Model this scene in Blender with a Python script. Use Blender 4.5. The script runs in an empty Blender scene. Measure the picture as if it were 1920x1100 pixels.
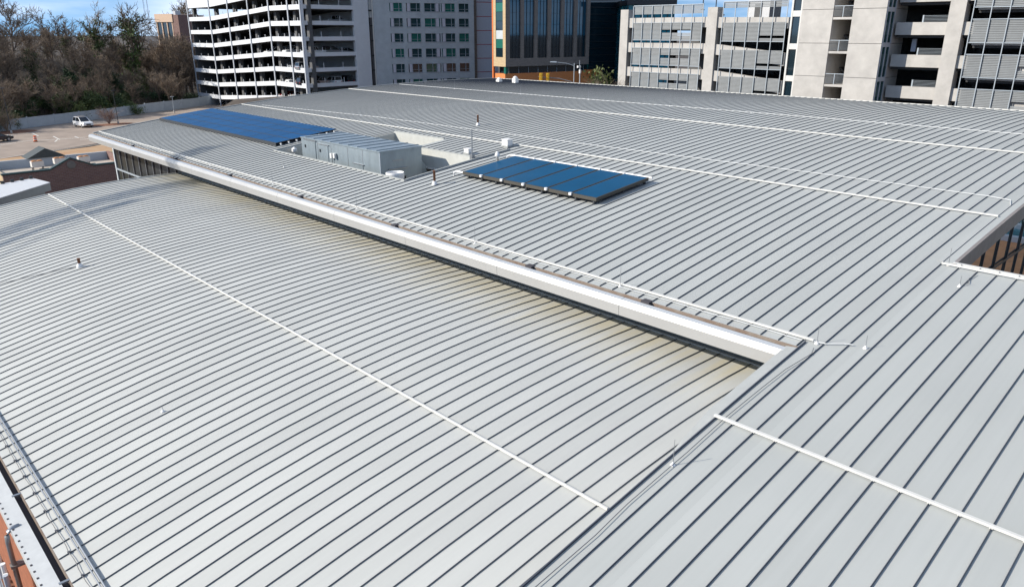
import bpy, math, random
import numpy as np
from mathutils import Vector, Matrix
random.seed(7)
R = math.radians
SC = bpy.context.scene
COL = SC.collection

# ------------------------------------------------------------------ camera, sky, sun, exposure
S = 0.457            # roof seam spacing in metres; roof measures below are counted in seams
H = 17.5             # camera height above the parking lot
FPX, PITCH, YAW = 1385.0, R(19.40), R(43.75)
cam_d = bpy.data.cameras.new('camera'); cam = bpy.data.objects.new('camera', cam_d); COL.objects.link(cam)
cam_d.sensor_width = 36; cam_d.lens = FPX / 1920 * 36; cam_d.clip_start = 0.5; cam_d.clip_end = 9000
cam.location = (0, 0, H); cam.rotation_euler = (R(90) - PITCH, 0, -YAW)
SC.camera = cam
SUN_EL = R(30.5)
SUN_DIR = Vector((-0.79 * math.cos(SUN_EL), 0.61 * math.cos(SUN_EL), math.sin(SUN_EL))).normalized()
world = bpy.data.worlds.new('World'); SC.world = world; world.use_nodes = True
wn = world.node_tree.nodes; wl = world.node_tree.links
bg = wn['Background']
sky = wn.new('ShaderNodeTexSky'); sky.sky_type = 'NISHITA'; sky.sun_disc = False
sky.sun_elevation = SUN_EL; sky.sun_rotation = math.atan2(SUN_DIR.x, SUN_DIR.y)
sky.air_density = 1.0; sky.dust_density = 0.2; sky.ozone_density = 1.5
tc = wn.new('ShaderNodeTexCoord'); mp = wn.new('ShaderNodeMapping'); mp.inputs['Scale'].default_value = (3, 3, 14)
cn = wn.new('ShaderNodeTexNoise'); cn.inputs['Scale'].default_value = 1.3; cn.inputs['Detail'].default_value = 6
cr = wn.new('ShaderNodeValToRGB'); cr.color_ramp.elements[0].position = 0.42; cr.color_ramp.elements[1].position = 0.68
mx = wn.new('ShaderNodeMixRGB'); mx.inputs['Color2'].default_value = (7.5, 8.0, 8.8, 1)
mul = wn.new('ShaderNodeMath'); mul.operation = 'MULTIPLY'; mul.inputs[1].default_value = 0.75
wl.new(tc.outputs['Generated'], mp.inputs['Vector']); wl.new(mp.outputs['Vector'], cn.inputs['Vector'])
wl.new(cn.outputs['Fac'], cr.inputs['Fac']); wl.new(cr.outputs['Color'], mul.inputs[0]); wl.new(mul.outputs[0], mx.inputs['Fac'])
vadd = wn.new('ShaderNodeVectorMath'); vadd.operation = 'ADD'; vadd.inputs[1].default_value = (0, 0, 0.22)
vnor = wn.new('ShaderNodeVectorMath'); vnor.operation = 'NORMALIZE'
wl.new(tc.outputs['Generated'], vadd.inputs[0]); wl.new(vadd.outputs[0], vnor.inputs[0]); wl.new(vnor.outputs[0], sky.inputs['Vector'])
hsv = wn.new('ShaderNodeHueSaturation'); hsv.inputs['Saturation'].default_value = 1.28; wl.new(sky.outputs['Color'], hsv.inputs['Color']); wl.new(hsv.outputs['Color'], mx.inputs['Color1']); wl.new(mx.outputs['Color'], bg.inputs['Color'])
bg.inputs['Strength'].default_value = 0.11
sun_d = bpy.data.lights.new('sun', 'SUN'); sun_d.energy = 4.1; sun_d.angle = R(0.53); sun_d.color = (1.0, 0.945, 0.855)
sun = bpy.data.objects.new('sun', sun_d); COL.objects.link(sun); sun.rotation_euler = SUN_DIR.to_track_quat('Z', 'Y').to_euler()
sun.location = SUN_DIR * 150
vs = SC.view_settings; vs.view_transform = 'Standard'; vs.look = 'None'; vs.gamma = 1; vs.exposure = 0.64

# ------------------------------------------------------------------ pixel -> direction (distance always comes from a plane)
def ray(px, py):
    a = (px - 960) / FPX; b = (py - 550) / FPX
    Y = math.cos(PITCH) - b * math.sin(PITCH); z = -math.sin(PITCH) - b * math.cos(PITCH)
    return (a * math.cos(YAW) + Y * math.sin(YAW), -a * math.sin(YAW) + Y * math.cos(YAW), z)
def at_x(px, py, x): d = ray(px, py); t = x / d[0]; return (x, t * d[1], H + t * d[2])
def at_y(px, py, y): d = ray(px, py); t = y / d[1]; return (t * d[0], y, H + t * d[2])
def at_z(px, py, z): d = ray(px, py); t = (z - H) / d[2]; return (t * d[0], t * d[1], z)
def at_fwd(px, py, fw):
    d = ray(px, py); h = d[0] * math.sin(YAW) + d[1] * math.cos(YAW); t = fw / h
    return (t * d[0], t * d[1], H + t * d[2])

# ------------------------------------------------------------------ materials
MATS = {}
def mat(name, col, rough=0.6, metal=0.0, spec=0.5, var=0.0, vscale=3.0, bump=0.0, bscale=20.0, tint=None, stretch=(1, 1, 1), rnd=0.0, coords='Object'):
    m = bpy.data.materials.new(name); m.use_nodes = True; nt = m.node_tree; n = nt.nodes; l = nt.links
    b = n['Principled BSDF']; b.inputs['Roughness'].default_value = rough; b.inputs['Metallic'].default_value = metal
    b.inputs['Specular IOR Level'].default_value = spec
    c = (*col, 1); out = None
    if var > 0 or bump > 0:
        t = n.new('ShaderNodeTexCoord'); mpn = n.new('ShaderNodeMapping'); mpn.inputs['Scale'].default_value = stretch
        l.new(t.outputs[coords], mpn.inputs['Vector'])
    if var > 0:
        ns = n.new('ShaderNodeTexNoise'); ns.inputs['Scale'].default_value = vscale; ns.inputs['Detail'].default_value = 7; ns.inputs['Roughness'].default_value = 0.62
        l.new(mpn.outputs['Vector'], ns.inputs['Vector'])
        rp = n.new('ShaderNodeValToRGB'); rp.color_ramp.elements[0].position = 0.3; rp.color_ramp.elements[1].position = 0.72
        lo = tint if tint else tuple(v * (1 - var) for v in col)
        hi = tuple(min(1, v * (1 + var * 0.6)) for v in col)
        rp.color_ramp.elements[0].color = (*lo, 1); rp.color_ramp.elements[1].color = (*hi, 1)
        l.new(ns.outputs['Fac'], rp.inputs['Fac']); out = rp.outputs['Color']
    if rnd > 0:
        oi = n.new('ShaderNodeObjectInfo'); mr = n.new('ShaderNodeMapRange'); mr.inputs['To Min'].default_value = 1 - rnd; mr.inputs['To Max'].default_value = 1 + rnd
        l.new(oi.outputs['Random'], mr.inputs['Value'])
        vm = n.new('ShaderNodeVectorMath'); vm.operation = 'SCALE'
        if out is not None: l.new(out, vm.inputs[0])
        else: vm.inputs[0].default_value = col
        l.new(mr.outputs['Result'], vm.inputs['Scale']); out = vm.outputs['Vector']
    if out is not None: l.new(out, b.inputs['Base Color'])
    else: b.inputs['Base Color'].default_value = c
    if bump > 0:
        nb = n.new('ShaderNodeTexNoise'); nb.inputs['Scale'].default_value = bscale; nb.inputs['Detail'].default_value = 5
        l.new(mpn.outputs['Vector'], nb.inputs['Vector'])
        bp = n.new('ShaderNodeBump'); bp.inputs['Strength'].default_value = bump; bp.inputs['Distance'].default_value = 0.02
        l.new(nb.outputs['Fac'], bp.inputs['Height']); l.new(bp.outputs['Normal'], b.inputs['Normal'])
    MATS[name] = m; return m

def roof_material(name, col, stain):
    """painted standing seam metal: faint streaks down the slope, tone per panel, soft oil-canning; stain = dirt band beside the high wall"""
    m = bpy.data.materials.new(name); m.use_nodes = True; nt = m.node_tree; n = nt.nodes; l = nt.links
    b = n['Principled BSDF']; b.inputs['Roughness'].default_value = 0.55; b.inputs['Metallic'].default_value = 0.06; b.inputs['Specular IOR Level'].default_value = 0.28 if stain else 0.36
    g = n.new('ShaderNodeNewGeometry')
    def noise(scale, vec, det=5):
        mpn = n.new('ShaderNodeMapping'); mpn.inputs['Scale'].default_value = vec; l.new(g.outputs['Position'], mpn.inputs['Vector'])
        t = n.new('ShaderNodeTexNoise'); t.inputs['Scale'].default_value = scale; t.inputs['Detail'].default_value = det; l.new(mpn.outputs['Vector'], t.inputs['Vector']); return t.outputs['Fac']
    streak = noise(1.0, (0.25, 9, 0.25), 6); blot = noise(0.35, (1, 1, 1), 6)
    rp = n.new('ShaderNodeMapRange'); rp.inputs['From Min'].default_value = 0.25; rp.inputs['From Max'].default_value = 0.75; rp.inputs['To Min'].default_value = 0.972; rp.inputs['To Max'].default_value = 1.02
    l.new(streak, rp.inputs['Value'])
    rq = n.new('ShaderNodeMapRange'); rq.inputs['From Min'].default_value = 0.3; rq.inputs['From Max'].default_value = 0.7; rq.inputs['To Min'].default_value = 0.96; rq.inputs['To Max'].default_value = 1.025
    l.new(blot, rq.inputs['Value'])
    oi = n.new('ShaderNodeObjectInfo'); mr = n.new('ShaderNodeMapRange'); mr.inputs['To Min'].default_value = 0.955; mr.inputs['To Max'].default_value = 1.03
    l.new(oi.outputs['Random'], mr.inputs['Value'])
    m1 = n.new('ShaderNodeMath'); m1.operation = 'MULTIPLY'; l.new(rp.outputs[0], m1.inputs[0]); l.new(rq.outputs[0], m1.inputs[1])
    m2 = n.new('ShaderNodeMath'); m2.operation = 'MULTIPLY'; l.new(m1.outputs[0], m2.inputs[0]); l.new(mr.outputs[0], m2.inputs[1])
    base = n.new('ShaderNodeRGB'); base.outputs[0].default_value = (*col, 1); cur = base.outputs[0]
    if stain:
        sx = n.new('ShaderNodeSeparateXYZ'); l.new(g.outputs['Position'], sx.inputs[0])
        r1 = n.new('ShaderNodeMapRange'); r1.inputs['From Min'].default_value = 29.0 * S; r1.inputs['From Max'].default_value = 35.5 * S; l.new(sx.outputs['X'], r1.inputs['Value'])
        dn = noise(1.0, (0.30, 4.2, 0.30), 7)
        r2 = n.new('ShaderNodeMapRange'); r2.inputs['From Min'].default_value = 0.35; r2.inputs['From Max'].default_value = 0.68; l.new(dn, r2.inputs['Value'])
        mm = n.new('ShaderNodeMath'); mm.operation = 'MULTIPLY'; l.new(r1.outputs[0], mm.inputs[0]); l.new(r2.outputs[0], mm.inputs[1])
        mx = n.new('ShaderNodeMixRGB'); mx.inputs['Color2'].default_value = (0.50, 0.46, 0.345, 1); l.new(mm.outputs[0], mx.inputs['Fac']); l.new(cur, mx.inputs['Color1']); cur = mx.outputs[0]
    vm = n.new('ShaderNodeVectorMath'); vm.operation = 'SCALE'; l.new(cur, vm.inputs[0]); l.new(m2.outputs[0], vm.inputs['Scale'])
    l.new(vm.outputs['Vector'], b.inputs['Base Color'])
    oc = noise(1.0, (0.9, 2.2, 0.9), 3); bp = n.new('ShaderNodeBump'); bp.inputs['Strength'].default_value = 0.09; bp.inputs['Distance'].default_value = 0.03
    l.new(oc, bp.inputs['Height']); l.new(bp.outputs['Normal'], b.inputs['Normal'])
    rr = n.new('ShaderNodeMapRange'); rr.inputs['To Min'].default_value = 0.48; rr.inputs['To Max'].default_value = 0.62; l.new(blot, rr.inputs['Value']); l.new(rr.outputs[0], b.inputs['Roughness'])
    MATS[name] = m; return m

def brick_material(name, c1, c2, mortar, scale=1.0):
    m = bpy.data.materials.new(name); m.use_nodes = True; nt = m.node_tree; n = nt.nodes; l = nt.links
    b = n['Principled BSDF']; b.inputs['Roughness'].default_value = 0.85
    g = n.new('ShaderNodeNewGeometry'); sx = n.new('ShaderNodeSeparateXYZ'); l.new(g.outputs['Position'], sx.inputs[0])
    ad = n.new('ShaderNodeMath'); ad.operation = 'ADD'; l.new(sx.outputs['X'], ad.inputs[0]); l.new(sx.outputs['Y'], ad.inputs[1])
    cb = n.new('ShaderNodeCombineXYZ'); l.new(ad.outputs[0], cb.inputs['X']); l.new(sx.outputs['Z'], cb.inputs['Y'])
    t = n.new('ShaderNodeTexBrick'); t.inputs['Scale'].default_value = scale; t.inputs['Color1'].default_value = (*c1, 1); t.inputs['Color2'].default_value = (*c2, 1); t.inputs['Mortar'].default_value = (*mortar, 1)
    t.inputs['Brick Width'].default_value = 0.42; t.inputs['Row Height'].default_value = 0.16; t.inputs['Mortar Size'].default_value = 0.012
    l.new(cb.outputs[0], t.inputs['Vector']); l.new(t.outputs['Color'], b.inputs['Base Color'])
    MATS[name] = m; return m

def glass_material(name, col, rough=0.03, spec=1.0, mirror=0.0):
    m = mat(name, col, rough=rough, spec=spec, metal=mirror, bump=0.04, bscale=0.6); return m

roof_material('roof_main', (0.398, 0.405, 0.382), False)
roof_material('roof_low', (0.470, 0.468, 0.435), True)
mat('rib_shade_main', (0.055, 0.062, 0.08), 0.6)  # seam shade put into the colour, far darker than the pan paint
mat('rib_shade_low', (0.10, 0.105, 0.115), 0.6)  # shade of the low roof's seams, likewise put into the colour
mat('deck', (0.18, 0.18, 0.18), 0.9, var=0.2)
mat('gutter_white', (0.52, 0.52, 0.50), 0.5, var=0.1)
mat('white_paint', (0.62, 0.605, 0.56), 0.45, var=0.08, vscale=2.0)
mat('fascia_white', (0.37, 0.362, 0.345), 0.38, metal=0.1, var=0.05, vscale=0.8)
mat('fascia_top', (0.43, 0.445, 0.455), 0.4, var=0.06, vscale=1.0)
mat('gutter_rust', (0.13, 0.085, 0.06), 0.9, var=0.6, vscale=3, tint=(0.26, 0.22, 0.18))
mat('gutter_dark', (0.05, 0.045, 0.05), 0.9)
mat('wall_grey_green', (0.085, 0.105, 0.11), 0.6, var=0.15)
mat('trim_grey', (0.36, 0.365, 0.345), 0.5, metal=0.0, var=0.08)
mat('brown_grey', (0.22, 0.195, 0.18), 0.6, var=0.15)
mat('terracotta', (0.33, 0.115, 0.055), 0.8, var=0.3, vscale=4, bump=0.2)
mat('cable', (0.10, 0.10, 0.11), 0.6)
mat('cable_light', (0.62, 0.62, 0.6), 0.5)
mat('steel', (0.35, 0.36, 0.37), 0.4, metal=0.7, var=0.1)
mat('galvanised', (0.30, 0.35, 0.375), 0.42, metal=0.45, var=0.16, vscale=3, stretch=(1, 1, 0.4))
mat('black_rubber', (0.02, 0.02, 0.02), 0.8)
mat('dark_frame', (0.035, 0.037, 0.04), 0.5)
mat('rust_pipe', (0.20, 0.085, 0.045), 0.8, var=0.4, vscale=12)
mat('pv_glass', (0.006, 0.065, 0.175), 0.35, spec=0.04, var=0.12, vscale=1.4, rnd=0.06)
mat('collector_glass', (0.003, 0.062, 0.14), 0.3, spec=0.04, var=0.1, vscale=1.2, rnd=0.05)
mat('collector_frame', (0.075, 0.068, 0.055), 0.5, metal=0.3)
mat('concrete', (0.455, 0.43, 0.395), 0.8, var=0.16, vscale=0.8, bump=0.1, bscale=12, rnd=0.03)
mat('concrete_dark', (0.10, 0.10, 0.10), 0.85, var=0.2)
mat('garage_white', (0.66, 0.67, 0.68), 0.65, var=0.07, vscale=0.5)
mat('garage_column', (0.40, 0.42, 0.45), 0.6, var=0.08)
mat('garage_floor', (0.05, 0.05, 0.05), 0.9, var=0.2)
mat('screen', (0.19, 0.20, 0.203), 0.6, metal=0.0, spec=0.3, var=0.12, vscale=1.0, rnd=0.05)
mat('mullion', (0.36, 0.40, 0.43), 0.5, metal=0.1)
mat('block_grey', (0.46, 0.49, 0.50), 0.8, var=0.14, vscale=0.7)
mat('panel_white', (0.56, 0.56, 0.56), 0.6, var=0.06)
mat('pale_panel', (0.46, 0.48, 0.54), 0.55, var=0.05)
mat('red_line', (0.42, 0.03, 0.03), 0.5)
mat('orange_trim', (0.62, 0.16, 0.03), 0.55)
mat('orange_panel', (0.60, 0.20, 0.05), 0.6, var=0.1)
glass_material('window_glass', (0.02, 0.055, 0.06), 0.06, 0.35)
glass_material('green_glass', (0.02, 0.13, 0.10), 0.08, 0.35)
glass_material('dark_glass', (0.008, 0.02, 0.028), 0.05, 0.8)
glass_material('blue_glass', (0.012, 0.06, 0.10), 0.04, 0.9)
glass_material('teal_glass', (0.03, 0.22, 0.28), 0.06, 0.8)
mat('mirror_glass', (0.80, 0.88, 0.88), 0.02, spec=0.8, metal=0.95)
mat('bleacher_teal', (0.06, 0.20, 0.22), 0.7)
mat('hall_glass', (0.028, 0.028, 0.027), 0.2, spec=0.05)
mat('curtain', (0.55, 0.53, 0.57), 0.8)
brick_material('brick_red', (0.17, 0.085, 0.07), (0.22, 0.115, 0.09), (0.24, 0.20, 0.18))
brick_material('brick_buff', (0.50, 0.36, 0.20), (0.42, 0.30, 0.165), (0.44, 0.35, 0.24))
brick_material('brick_grey', (0.21, 0.175, 0.15), (0.16, 0.135, 0.115), (0.2, 0.175, 0.15))
mat('flat_roof', (0.47, 0.40, 0.33), 0.95, var=0.2, vscale=0.5)
mat('green_coping', (0.035, 0.06, 0.055), 0.5)
mat('gable_roof', (0.045, 0.055, 0.055), 0.7, var=0.2)
mat('fence_grey', (0.40, 0.44, 0.47), 0.75, var=0.12, vscale=0.6)
mat('asphalt', (0.31, 0.245, 0.195), 0.95, var=0.22, vscale=0.35, bump=0.2, coords='Object')
mat('line_white', (0.7, 0.68, 0.62), 0.8, var=0.25, vscale=2)
mat('soil', (0.30, 0.16, 0.075), 0.95, var=0.4, vscale=0.4, tint=(0.42, 0.30, 0.18))
mat('lawn', (0.14, 0.15, 0.05), 0.95, var=0.45, vscale=0.5, tint=(0.25, 0.2, 0.1))
mat('green_lawn', (0.08, 0.19, 0.035), 0.95, var=0.3)
mat('plaza', (0.62, 0.25, 0.09), 0.9, var=0.25, vscale=0.8)
mat('mulch', (0.20, 0.085, 0.045), 0.95, var=0.3)
mat('bark', (0.15, 0.11, 0.085), 0.95, var=0.3, rnd=0.25)
mat('twig', (0.20, 0.15, 0.105), 0.95, rnd=0.35)
mat('twig_pale', (0.26, 0.19, 0.16), 0.95, rnd=0.2)
mat('ivy', (0.085, 0.12, 0.03), 0.7, var=0.5, vscale=1.3, rnd=0.3)
mat('evergreen', (0.035, 0.07, 0.022), 0.7, var=0.5, vscale=1.2, rnd=0.3)
mat('olive_leaf', (0.10, 0.125, 0.03), 0.75, var=0.4, vscale=1.2, rnd=0.2)
mat('dry_leaf', (0.062, 0.046, 0.032), 0.95, var=0.4, vscale=0.9)
mat('car_white', (0.8, 0.8, 0.79), 0.25, spec=0.6)
mat('car_silver', (0.4, 0.41, 0.42), 0.3, metal=0.5)
mat('car_dark', (0.02, 0.022, 0.028), 0.25, spec=0.6)
mat('car_red', (0.35, 0.02, 0.03), 0.25, spec=0.6)
mat('car_glass', (0.012, 0.014, 0.016), 0.05, spec=0.8)
mat('lamp_glass', (0.7, 0.7, 0.65), 0.2)
mat('barrel_orange', (0.75, 0.13, 0.03), 0.5)
mat('signal_yellow', (0.70, 0.42, 0.03), 0.45)
mat('beige_wall', (0.62, 0.44, 0.31), 0.8, var=0.1)
mat('rooftop_rust', (0.50, 0.24, 0.10), 0.8, var=0.3)
mat('unit_cream', (0.62, 0.59, 0.54), 0.6, var=0.1)
mat('pipe_white', (0.75, 0.73, 0.70), 0.5)
M = MATS

# ------------------------------------------------------------------ mesh building
class MB:
    def __init__(s): s.v = []; s.f = []; s.mi = []; s.cur = 0
    def face(s, pts):
        i = len(s.v); s.v += [tuple(p) for p in pts]; s.f.append(tuple(range(i, i + len(pts)))); s.mi.append(s.cur)
    def box(s, x0, x1, y0, y1, z0, z1):
        i = len(s.v)
        s.v += [(x0, y0, z0), (x1, y0, z0), (x1, y1, z0), (x0, y1, z0), (x0, y0, z1), (x1, y0, z1), (x1, y1, z1), (x0, y1, z1)]
        for q in ((0, 3, 2, 1), (4, 5, 6, 7), (0, 1, 5, 4), (1, 2, 6, 5), (2, 3, 7, 6), (3, 0, 4, 7)):
            s.f.append(tuple(i + k for k in q)); s.mi.append(s.cur)
        return s
    def hexa(s, p):   # 8 corners: bottom 4 counterclockwise, top 4
        i = len(s.v); s.v += [tuple(q) for q in p]
        for q in ((0, 3, 2, 1), (4, 5, 6, 7), (0, 1, 5, 4), (1, 2, 6, 5), (2, 3, 7, 6), (3, 0, 4, 7)):
            s.f.append(tuple(i + k for k in q)); s.mi.append(s.cur)
        return s
    def prism(s, poly, a0, a1, axis='y'):   # polygon (p,q) extruded along axis; y: poly=(x,z), x: poly=(y,z), z: poly=(x,y)
        def P(p, a): return {'y': (p[0], a, p[1]), 'x': (a, p[0], p[1]), 'z': (p[0], p[1], a)}[axis]
        i = len(s.v); n = len(poly)
        s.v += [P(p, a0) for p in poly] + [P(p, a1) for p in poly]
        s.f.append(tuple(range(i, i + n))); s.mi.append(s.cur); s.f.append(tuple(range(i + 2 * n - 1, i + n - 1, -1))); s.mi.append(s.cur)
        for k in range(n):
            j = (k + 1) % n; s.f.append((i + j, i + k, i + n + k, i + n + j)); s.mi.append(s.cur)
        return s
    def tube(s, pts, r, n=6, r1=None, caps=True):
        pts = [Vector(p) for p in pts]; i0 = len(s.v); L = len(pts)
        for k, p in enumerate(pts):
            d = (pts[min(k + 1, L - 1)] - pts[max(k - 1, 0)]).normalized()
            a = d.cross(Vector((0, 0, 1)) if abs(d.z) < 0.9 else Vector((1, 0, 0))).normalized(); b = d.cross(a)
            rr = r if r1 is None else r + (r1 - r) * k / (L - 1)
            for j in range(n):
                t = 2 * math.pi * j / n; s.v.append(tuple(p + a * (rr * math.cos(t)) + b * (rr * math.sin(t))))
        for k in range(L - 1):
            for j in range(n):
                a, b = i0 + k * n + j, i0 + k * n + (j + 1) % n
                s.f.append((a, b, b + n, a + n)); s.mi.append(s.cur)
        if caps:
            s.f.append(tuple(i0 + j for j in range(n - 1, -1, -1))); s.mi.append(s.cur)
            s.f.append(tuple(i0 + (L - 1) * n + j for j in range(n))); s.mi.append(s.cur)
        return s
    def lathe(s, prof, n=16, c=(0, 0)):
        i0 = len(s.v)
        for r, z in prof:
            for j in range(n):
                t = 2 * math.pi * j / n; s.v.append((c[0] + r * math.cos(t), c[1] + r * math.sin(t), z))
        for k in range(len(prof) - 1):
            for j in range(n):
                a, b = i0 + k * n + j, i0 + k * n + (j + 1) % n; s.f.append((a, b, b + n, a + n)); s.mi.append(s.cur)
        s.f.append(tuple(i0 + (len(prof) - 1) * n + j for j in range(n))); s.mi.append(s.cur)
        s.f.append(tuple(i0 + j for j in range(n - 1, -1, -1))); s.mi.append(s.cur)
        return s
    def mesh(s, name, mats, smooth=False):
        me = bpy.data.meshes.new(name); me.from_pydata(s.v, [], s.f)
        for m in (mats if isinstance(mats, (list, tuple)) else [mats]): me.materials.append(M[m])
        if isinstance(mats, (list, tuple)) and len(mats) > 1: me.polygons.foreach_set('material_index', s.mi)
        if smooth: me.polygons.foreach_set('use_smooth', [True] * len(me.polygons))
        me.update(); return me
    def build(s, name, mats, parent=None, smooth=False):
        return link(name, s.mesh(name, mats, smooth), parent)
def link(name, me, parent=None, loc=None, rz=0, scale=None):
    o = bpy.data.objects.new(name, me); COL.objects.link(o)
    if parent is not None: o.parent = parent
    if loc is not None: o.location = loc
    if rz: o.rotation_euler.z = rz
    if scale is not None: o.scale = scale if hasattr(scale, '__len__') else (scale,) * 3
    return o
def tag(o, label, cat, group=None):
    o['label'] = label; o['category'] = cat
    if group: o['group'] = group
    return o
def thing(name, label, cat, loc=(0, 0, 0), rz=0, group=None):
    return tag(link(name, None, None, loc, rz), label, cat, group)
def structure(o): o['kind'] = 'structure'; return o
def stuff(o, label=None, cat=None):
    o['kind'] = 'stuff'
    if label: o['label'] = label; o['category'] = cat
    return o
def copy_tree(o, parent=None):
    c = o.copy(); COL.objects.link(c); c.parent = parent
    for ch in list(o.children): copy_tree(ch, c)
    return c

# ------------------------------------------------------------------ roof profiles (seam units -> metres)
def zr(u): return H + S * (-0.000944 * u * u + 0.20494 * u - 20.983)      # main vault
def zl(u): return H + S * (-0.00418327 * u * u + 0.27762 * u - 22.3086)    # low vault
def sl(f, u): return (f(u + .5) - f(u - .5)) / S

# ================================================================== SETTING: ground
def smooth(t, a, b):
    t = min(1, max(0, (t - a) / (b - a))); return t * t * (3 - 2 * t)
WA = Vector(at_z(0, 247, 0)).xy; WB = Vector(at_z(300, 209, 0)).xy
WD = (WB - WA).normalized(); WN = Vector((-WD.y, WD.x))
def ground_z(x, y):
    t = (Vector((x, y)) - WA).dot(WN); a = (Vector((x, y)) - WA).dot(WD)
    hill = 11.5 * smooth(t, 1.5, 42) * (1 - 0.25 * smooth(t, 80, 300)) if t > 0 else 0
    hill *= 1 - 0.75 * smooth(a, 52, 75)
    up = 7.0 * max(smooth(x, 20, 22.6) * (1 - smooth(y, 7, 12)), smooth(x, 44, 54) * (1 - smooth(y, 125, 140)))
    return max(hill, up)
def build_ground():
    ax = np.unique(np.concatenate([[-4000, -2000, -900, -400, -200], np.arange(-120, 140, 5), np.arange(18, 24, 1.0), [160, 200, 260, 340, 450, 700, 1200, 2500, 4500]]))
    ay = np.unique(np.concatenate([[-4000, -2000, -900, -400, -200, -100], np.arange(-60, 330, 5), [350, 400, 500, 700, 1200, 2500, 4500]]))
    mb = MB(); nx = len(ax)
    for y in ay:
        for x in ax: mb.v.append((float(x), float(y), ground_z(x, y)))
    for j in range(len(ay) - 1):
        for i in range(nx - 1):
            a = j * nx + i; mb.f.append((a, a + 1, a + nx + 1, a + nx)); mb.mi.append(0)
    structure(mb.build('ground', 'dry_leaf', smooth=True))
build_ground()
def sheet(name, pts, z, m, n_extra=None):
    mb = MB(); mb.face([(p[0], p[1], z) for p in pts]); return structure(mb.build(name, m))
gz = lambda px, py: at_z(px, py, 0)[:2]
def off(p, d): return (p[0] + d[0], p[1] + d[1])
# parking lot: from the fence foot down to the soil strip
lot_far_a = WA - WD * 90 - WN * 0.3; lot_far_b = WA + WD * 62 - WN * 0.3
lot_near_a = Vector(gz(0, 297)) - WD * 70; lot_near_b = Vector(gz(205, 266)) + WD * 30
sheet('parking_lot', [lot_near_a, lot_near_b, lot_far_b, lot_far_a], 0.010, 'asphalt')
sa = Vector(gz(0, 297)); sb = Vector(gz(205, 268))
sdir = (sb - sa).normalized(); sn = Vector((sdir.y, -sdir.x))
def strip(name, d0, d1, z, m, a0=-60, a1=45, wob=0.8):
    n = 30; mb = MB(); up = []; lo = []
    for i in range(n + 1):
        a = a0 + (a1 - a0) * i / n
        up.append(sa + sdir * a + sn * (d0 + random.uniform(-wob, wob))); lo.append(sa + sdir * a + sn * (d1 + random.uniform(-wob, wob)))
    for i in range(n): mb.face([(*lo[i], z), (*lo[i + 1], z), (*up[i + 1], z), (*up[i], z)])
    return structure(mb.build(name, m))
strip('soil_strip', 1.0, 10, 0.018, 'soil'); strip('grass_strip', 9, 30, 0.022, 'lawn', wob=0.5)
strip('kerb', 0.5, 0.75, 0.10, 'concrete', wob=0.0)
# painted bay lines
for (a, b) in [((33, 266), (74, 263)), ((74, 263), (118, 261)), ((103, 266), (108, 262)), ((118, 261), (160, 258)), ((100, 256), (112, 262)), ((140, 256), (148, 259)), ((150, 262), (172, 260)), ((0, 272), (30, 268)), ((60, 250), (72, 255))]:
    p = Vector(gz(*a)); q = Vector(gz(*b)); d = (q - p).normalized(); n = Vector((-d.y, d.x)) * 0.10
    sheet('parking_line', [p - n, q - n, q + n, p + n], 0.016, 'line_white')
c = Vector(gz(22, 248)); sheet('mulch_bed', [c + Vector((math.cos(t) * 4.2, math.sin(t) * 3)) for t in np.linspace(0, 2 * math.pi, 18)[:-1]], 0.03, 'mulch')
c = Vector(gz(205, 234)); sheet('mulch_bed', [c + Vector((math.cos(t) * 4.5, math.sin(t) * 2.2)) for t in np.linspace(0, 2 * math.pi, 18)[:-1]], 0.03, 'mulch')
# plaza and lawn east of the building (seen mirrored in the curtain wall)
sheet('plaza', [(22.7, -60), (76, -60), (76, 5.6), (22.7, 5.6)], 7.02, 'plaza')
sheet('lawn', [(29, -30), (37.5, -30), (37.5, 3.6), (29, 3.6)], 7.05, 'green_lawn')
sheet('street', [(58, 62), (72, 62), (72, 118), (58, 118)], 7.03, 'asphalt')

# ================================================================== THE METAL-ROOFED BUILDING
bld = thing('metal_roofed_building', 'large building under curved pale grey standing seam metal roofs', 'building')
UE = 121.4; VEND = 132.5; VS = 14.85; UF = 34.45
regions = [(-9, 12.5, 3.9, 49.0), (12.5, VS, 3.9, UE), (VS, 60.5, UF, UE), (60.5, 82.5, UF, 43.0), (60.5, 82.5, 57.6, UE),
           (82.5, 88, UF, 43.0), (82.5, 88, 52, UE), (88, VEND, UF, UE), (61.5, 72, 53, 57.6)]
def deck(f, regs, name, m, drop=0.025, th=0.22):
    mb = MB()
    for (v0, v1, u0, u1) in regs:
        n = max(2, int((u1 - u0) / 3))
        us = [u0 + (u1 - u0) * i / n for i in range(n + 1)]
        top = [(u * S, f(u) - drop) for u in us]; poly = top + [(x, z - th) for x, z in reversed(top)]
        i0 = len(mb.v); k = len(poly)
        for y in (v0 * S + .002, v1 * S - .002): mb.v += [(p[0], y, p[1]) for p in poly]
        for a in range(k):
            b = (a + 1) % k; mb.f.append((i0 + b, i0 + a, i0 + k + a, i0 + k + b)); mb.mi.append(0)
        for i in range(n):
            j = 2 * n + 1 - i
            mb.f.append((i0 + i, i0 + i + 1, i0 + j - 1, i0 + j)); mb.mi.append(0)
            mb.f.append((i0 + k + i + 1, i0 + k + i, i0 + k + j, i0 + k + j - 1)); mb.mi.append(0)
    return mb.build(name, m, bld)
RH, RW = 0.032, 0.010
RIB = {'m': RH, 'l': 0.026}
_pm = {}
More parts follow.
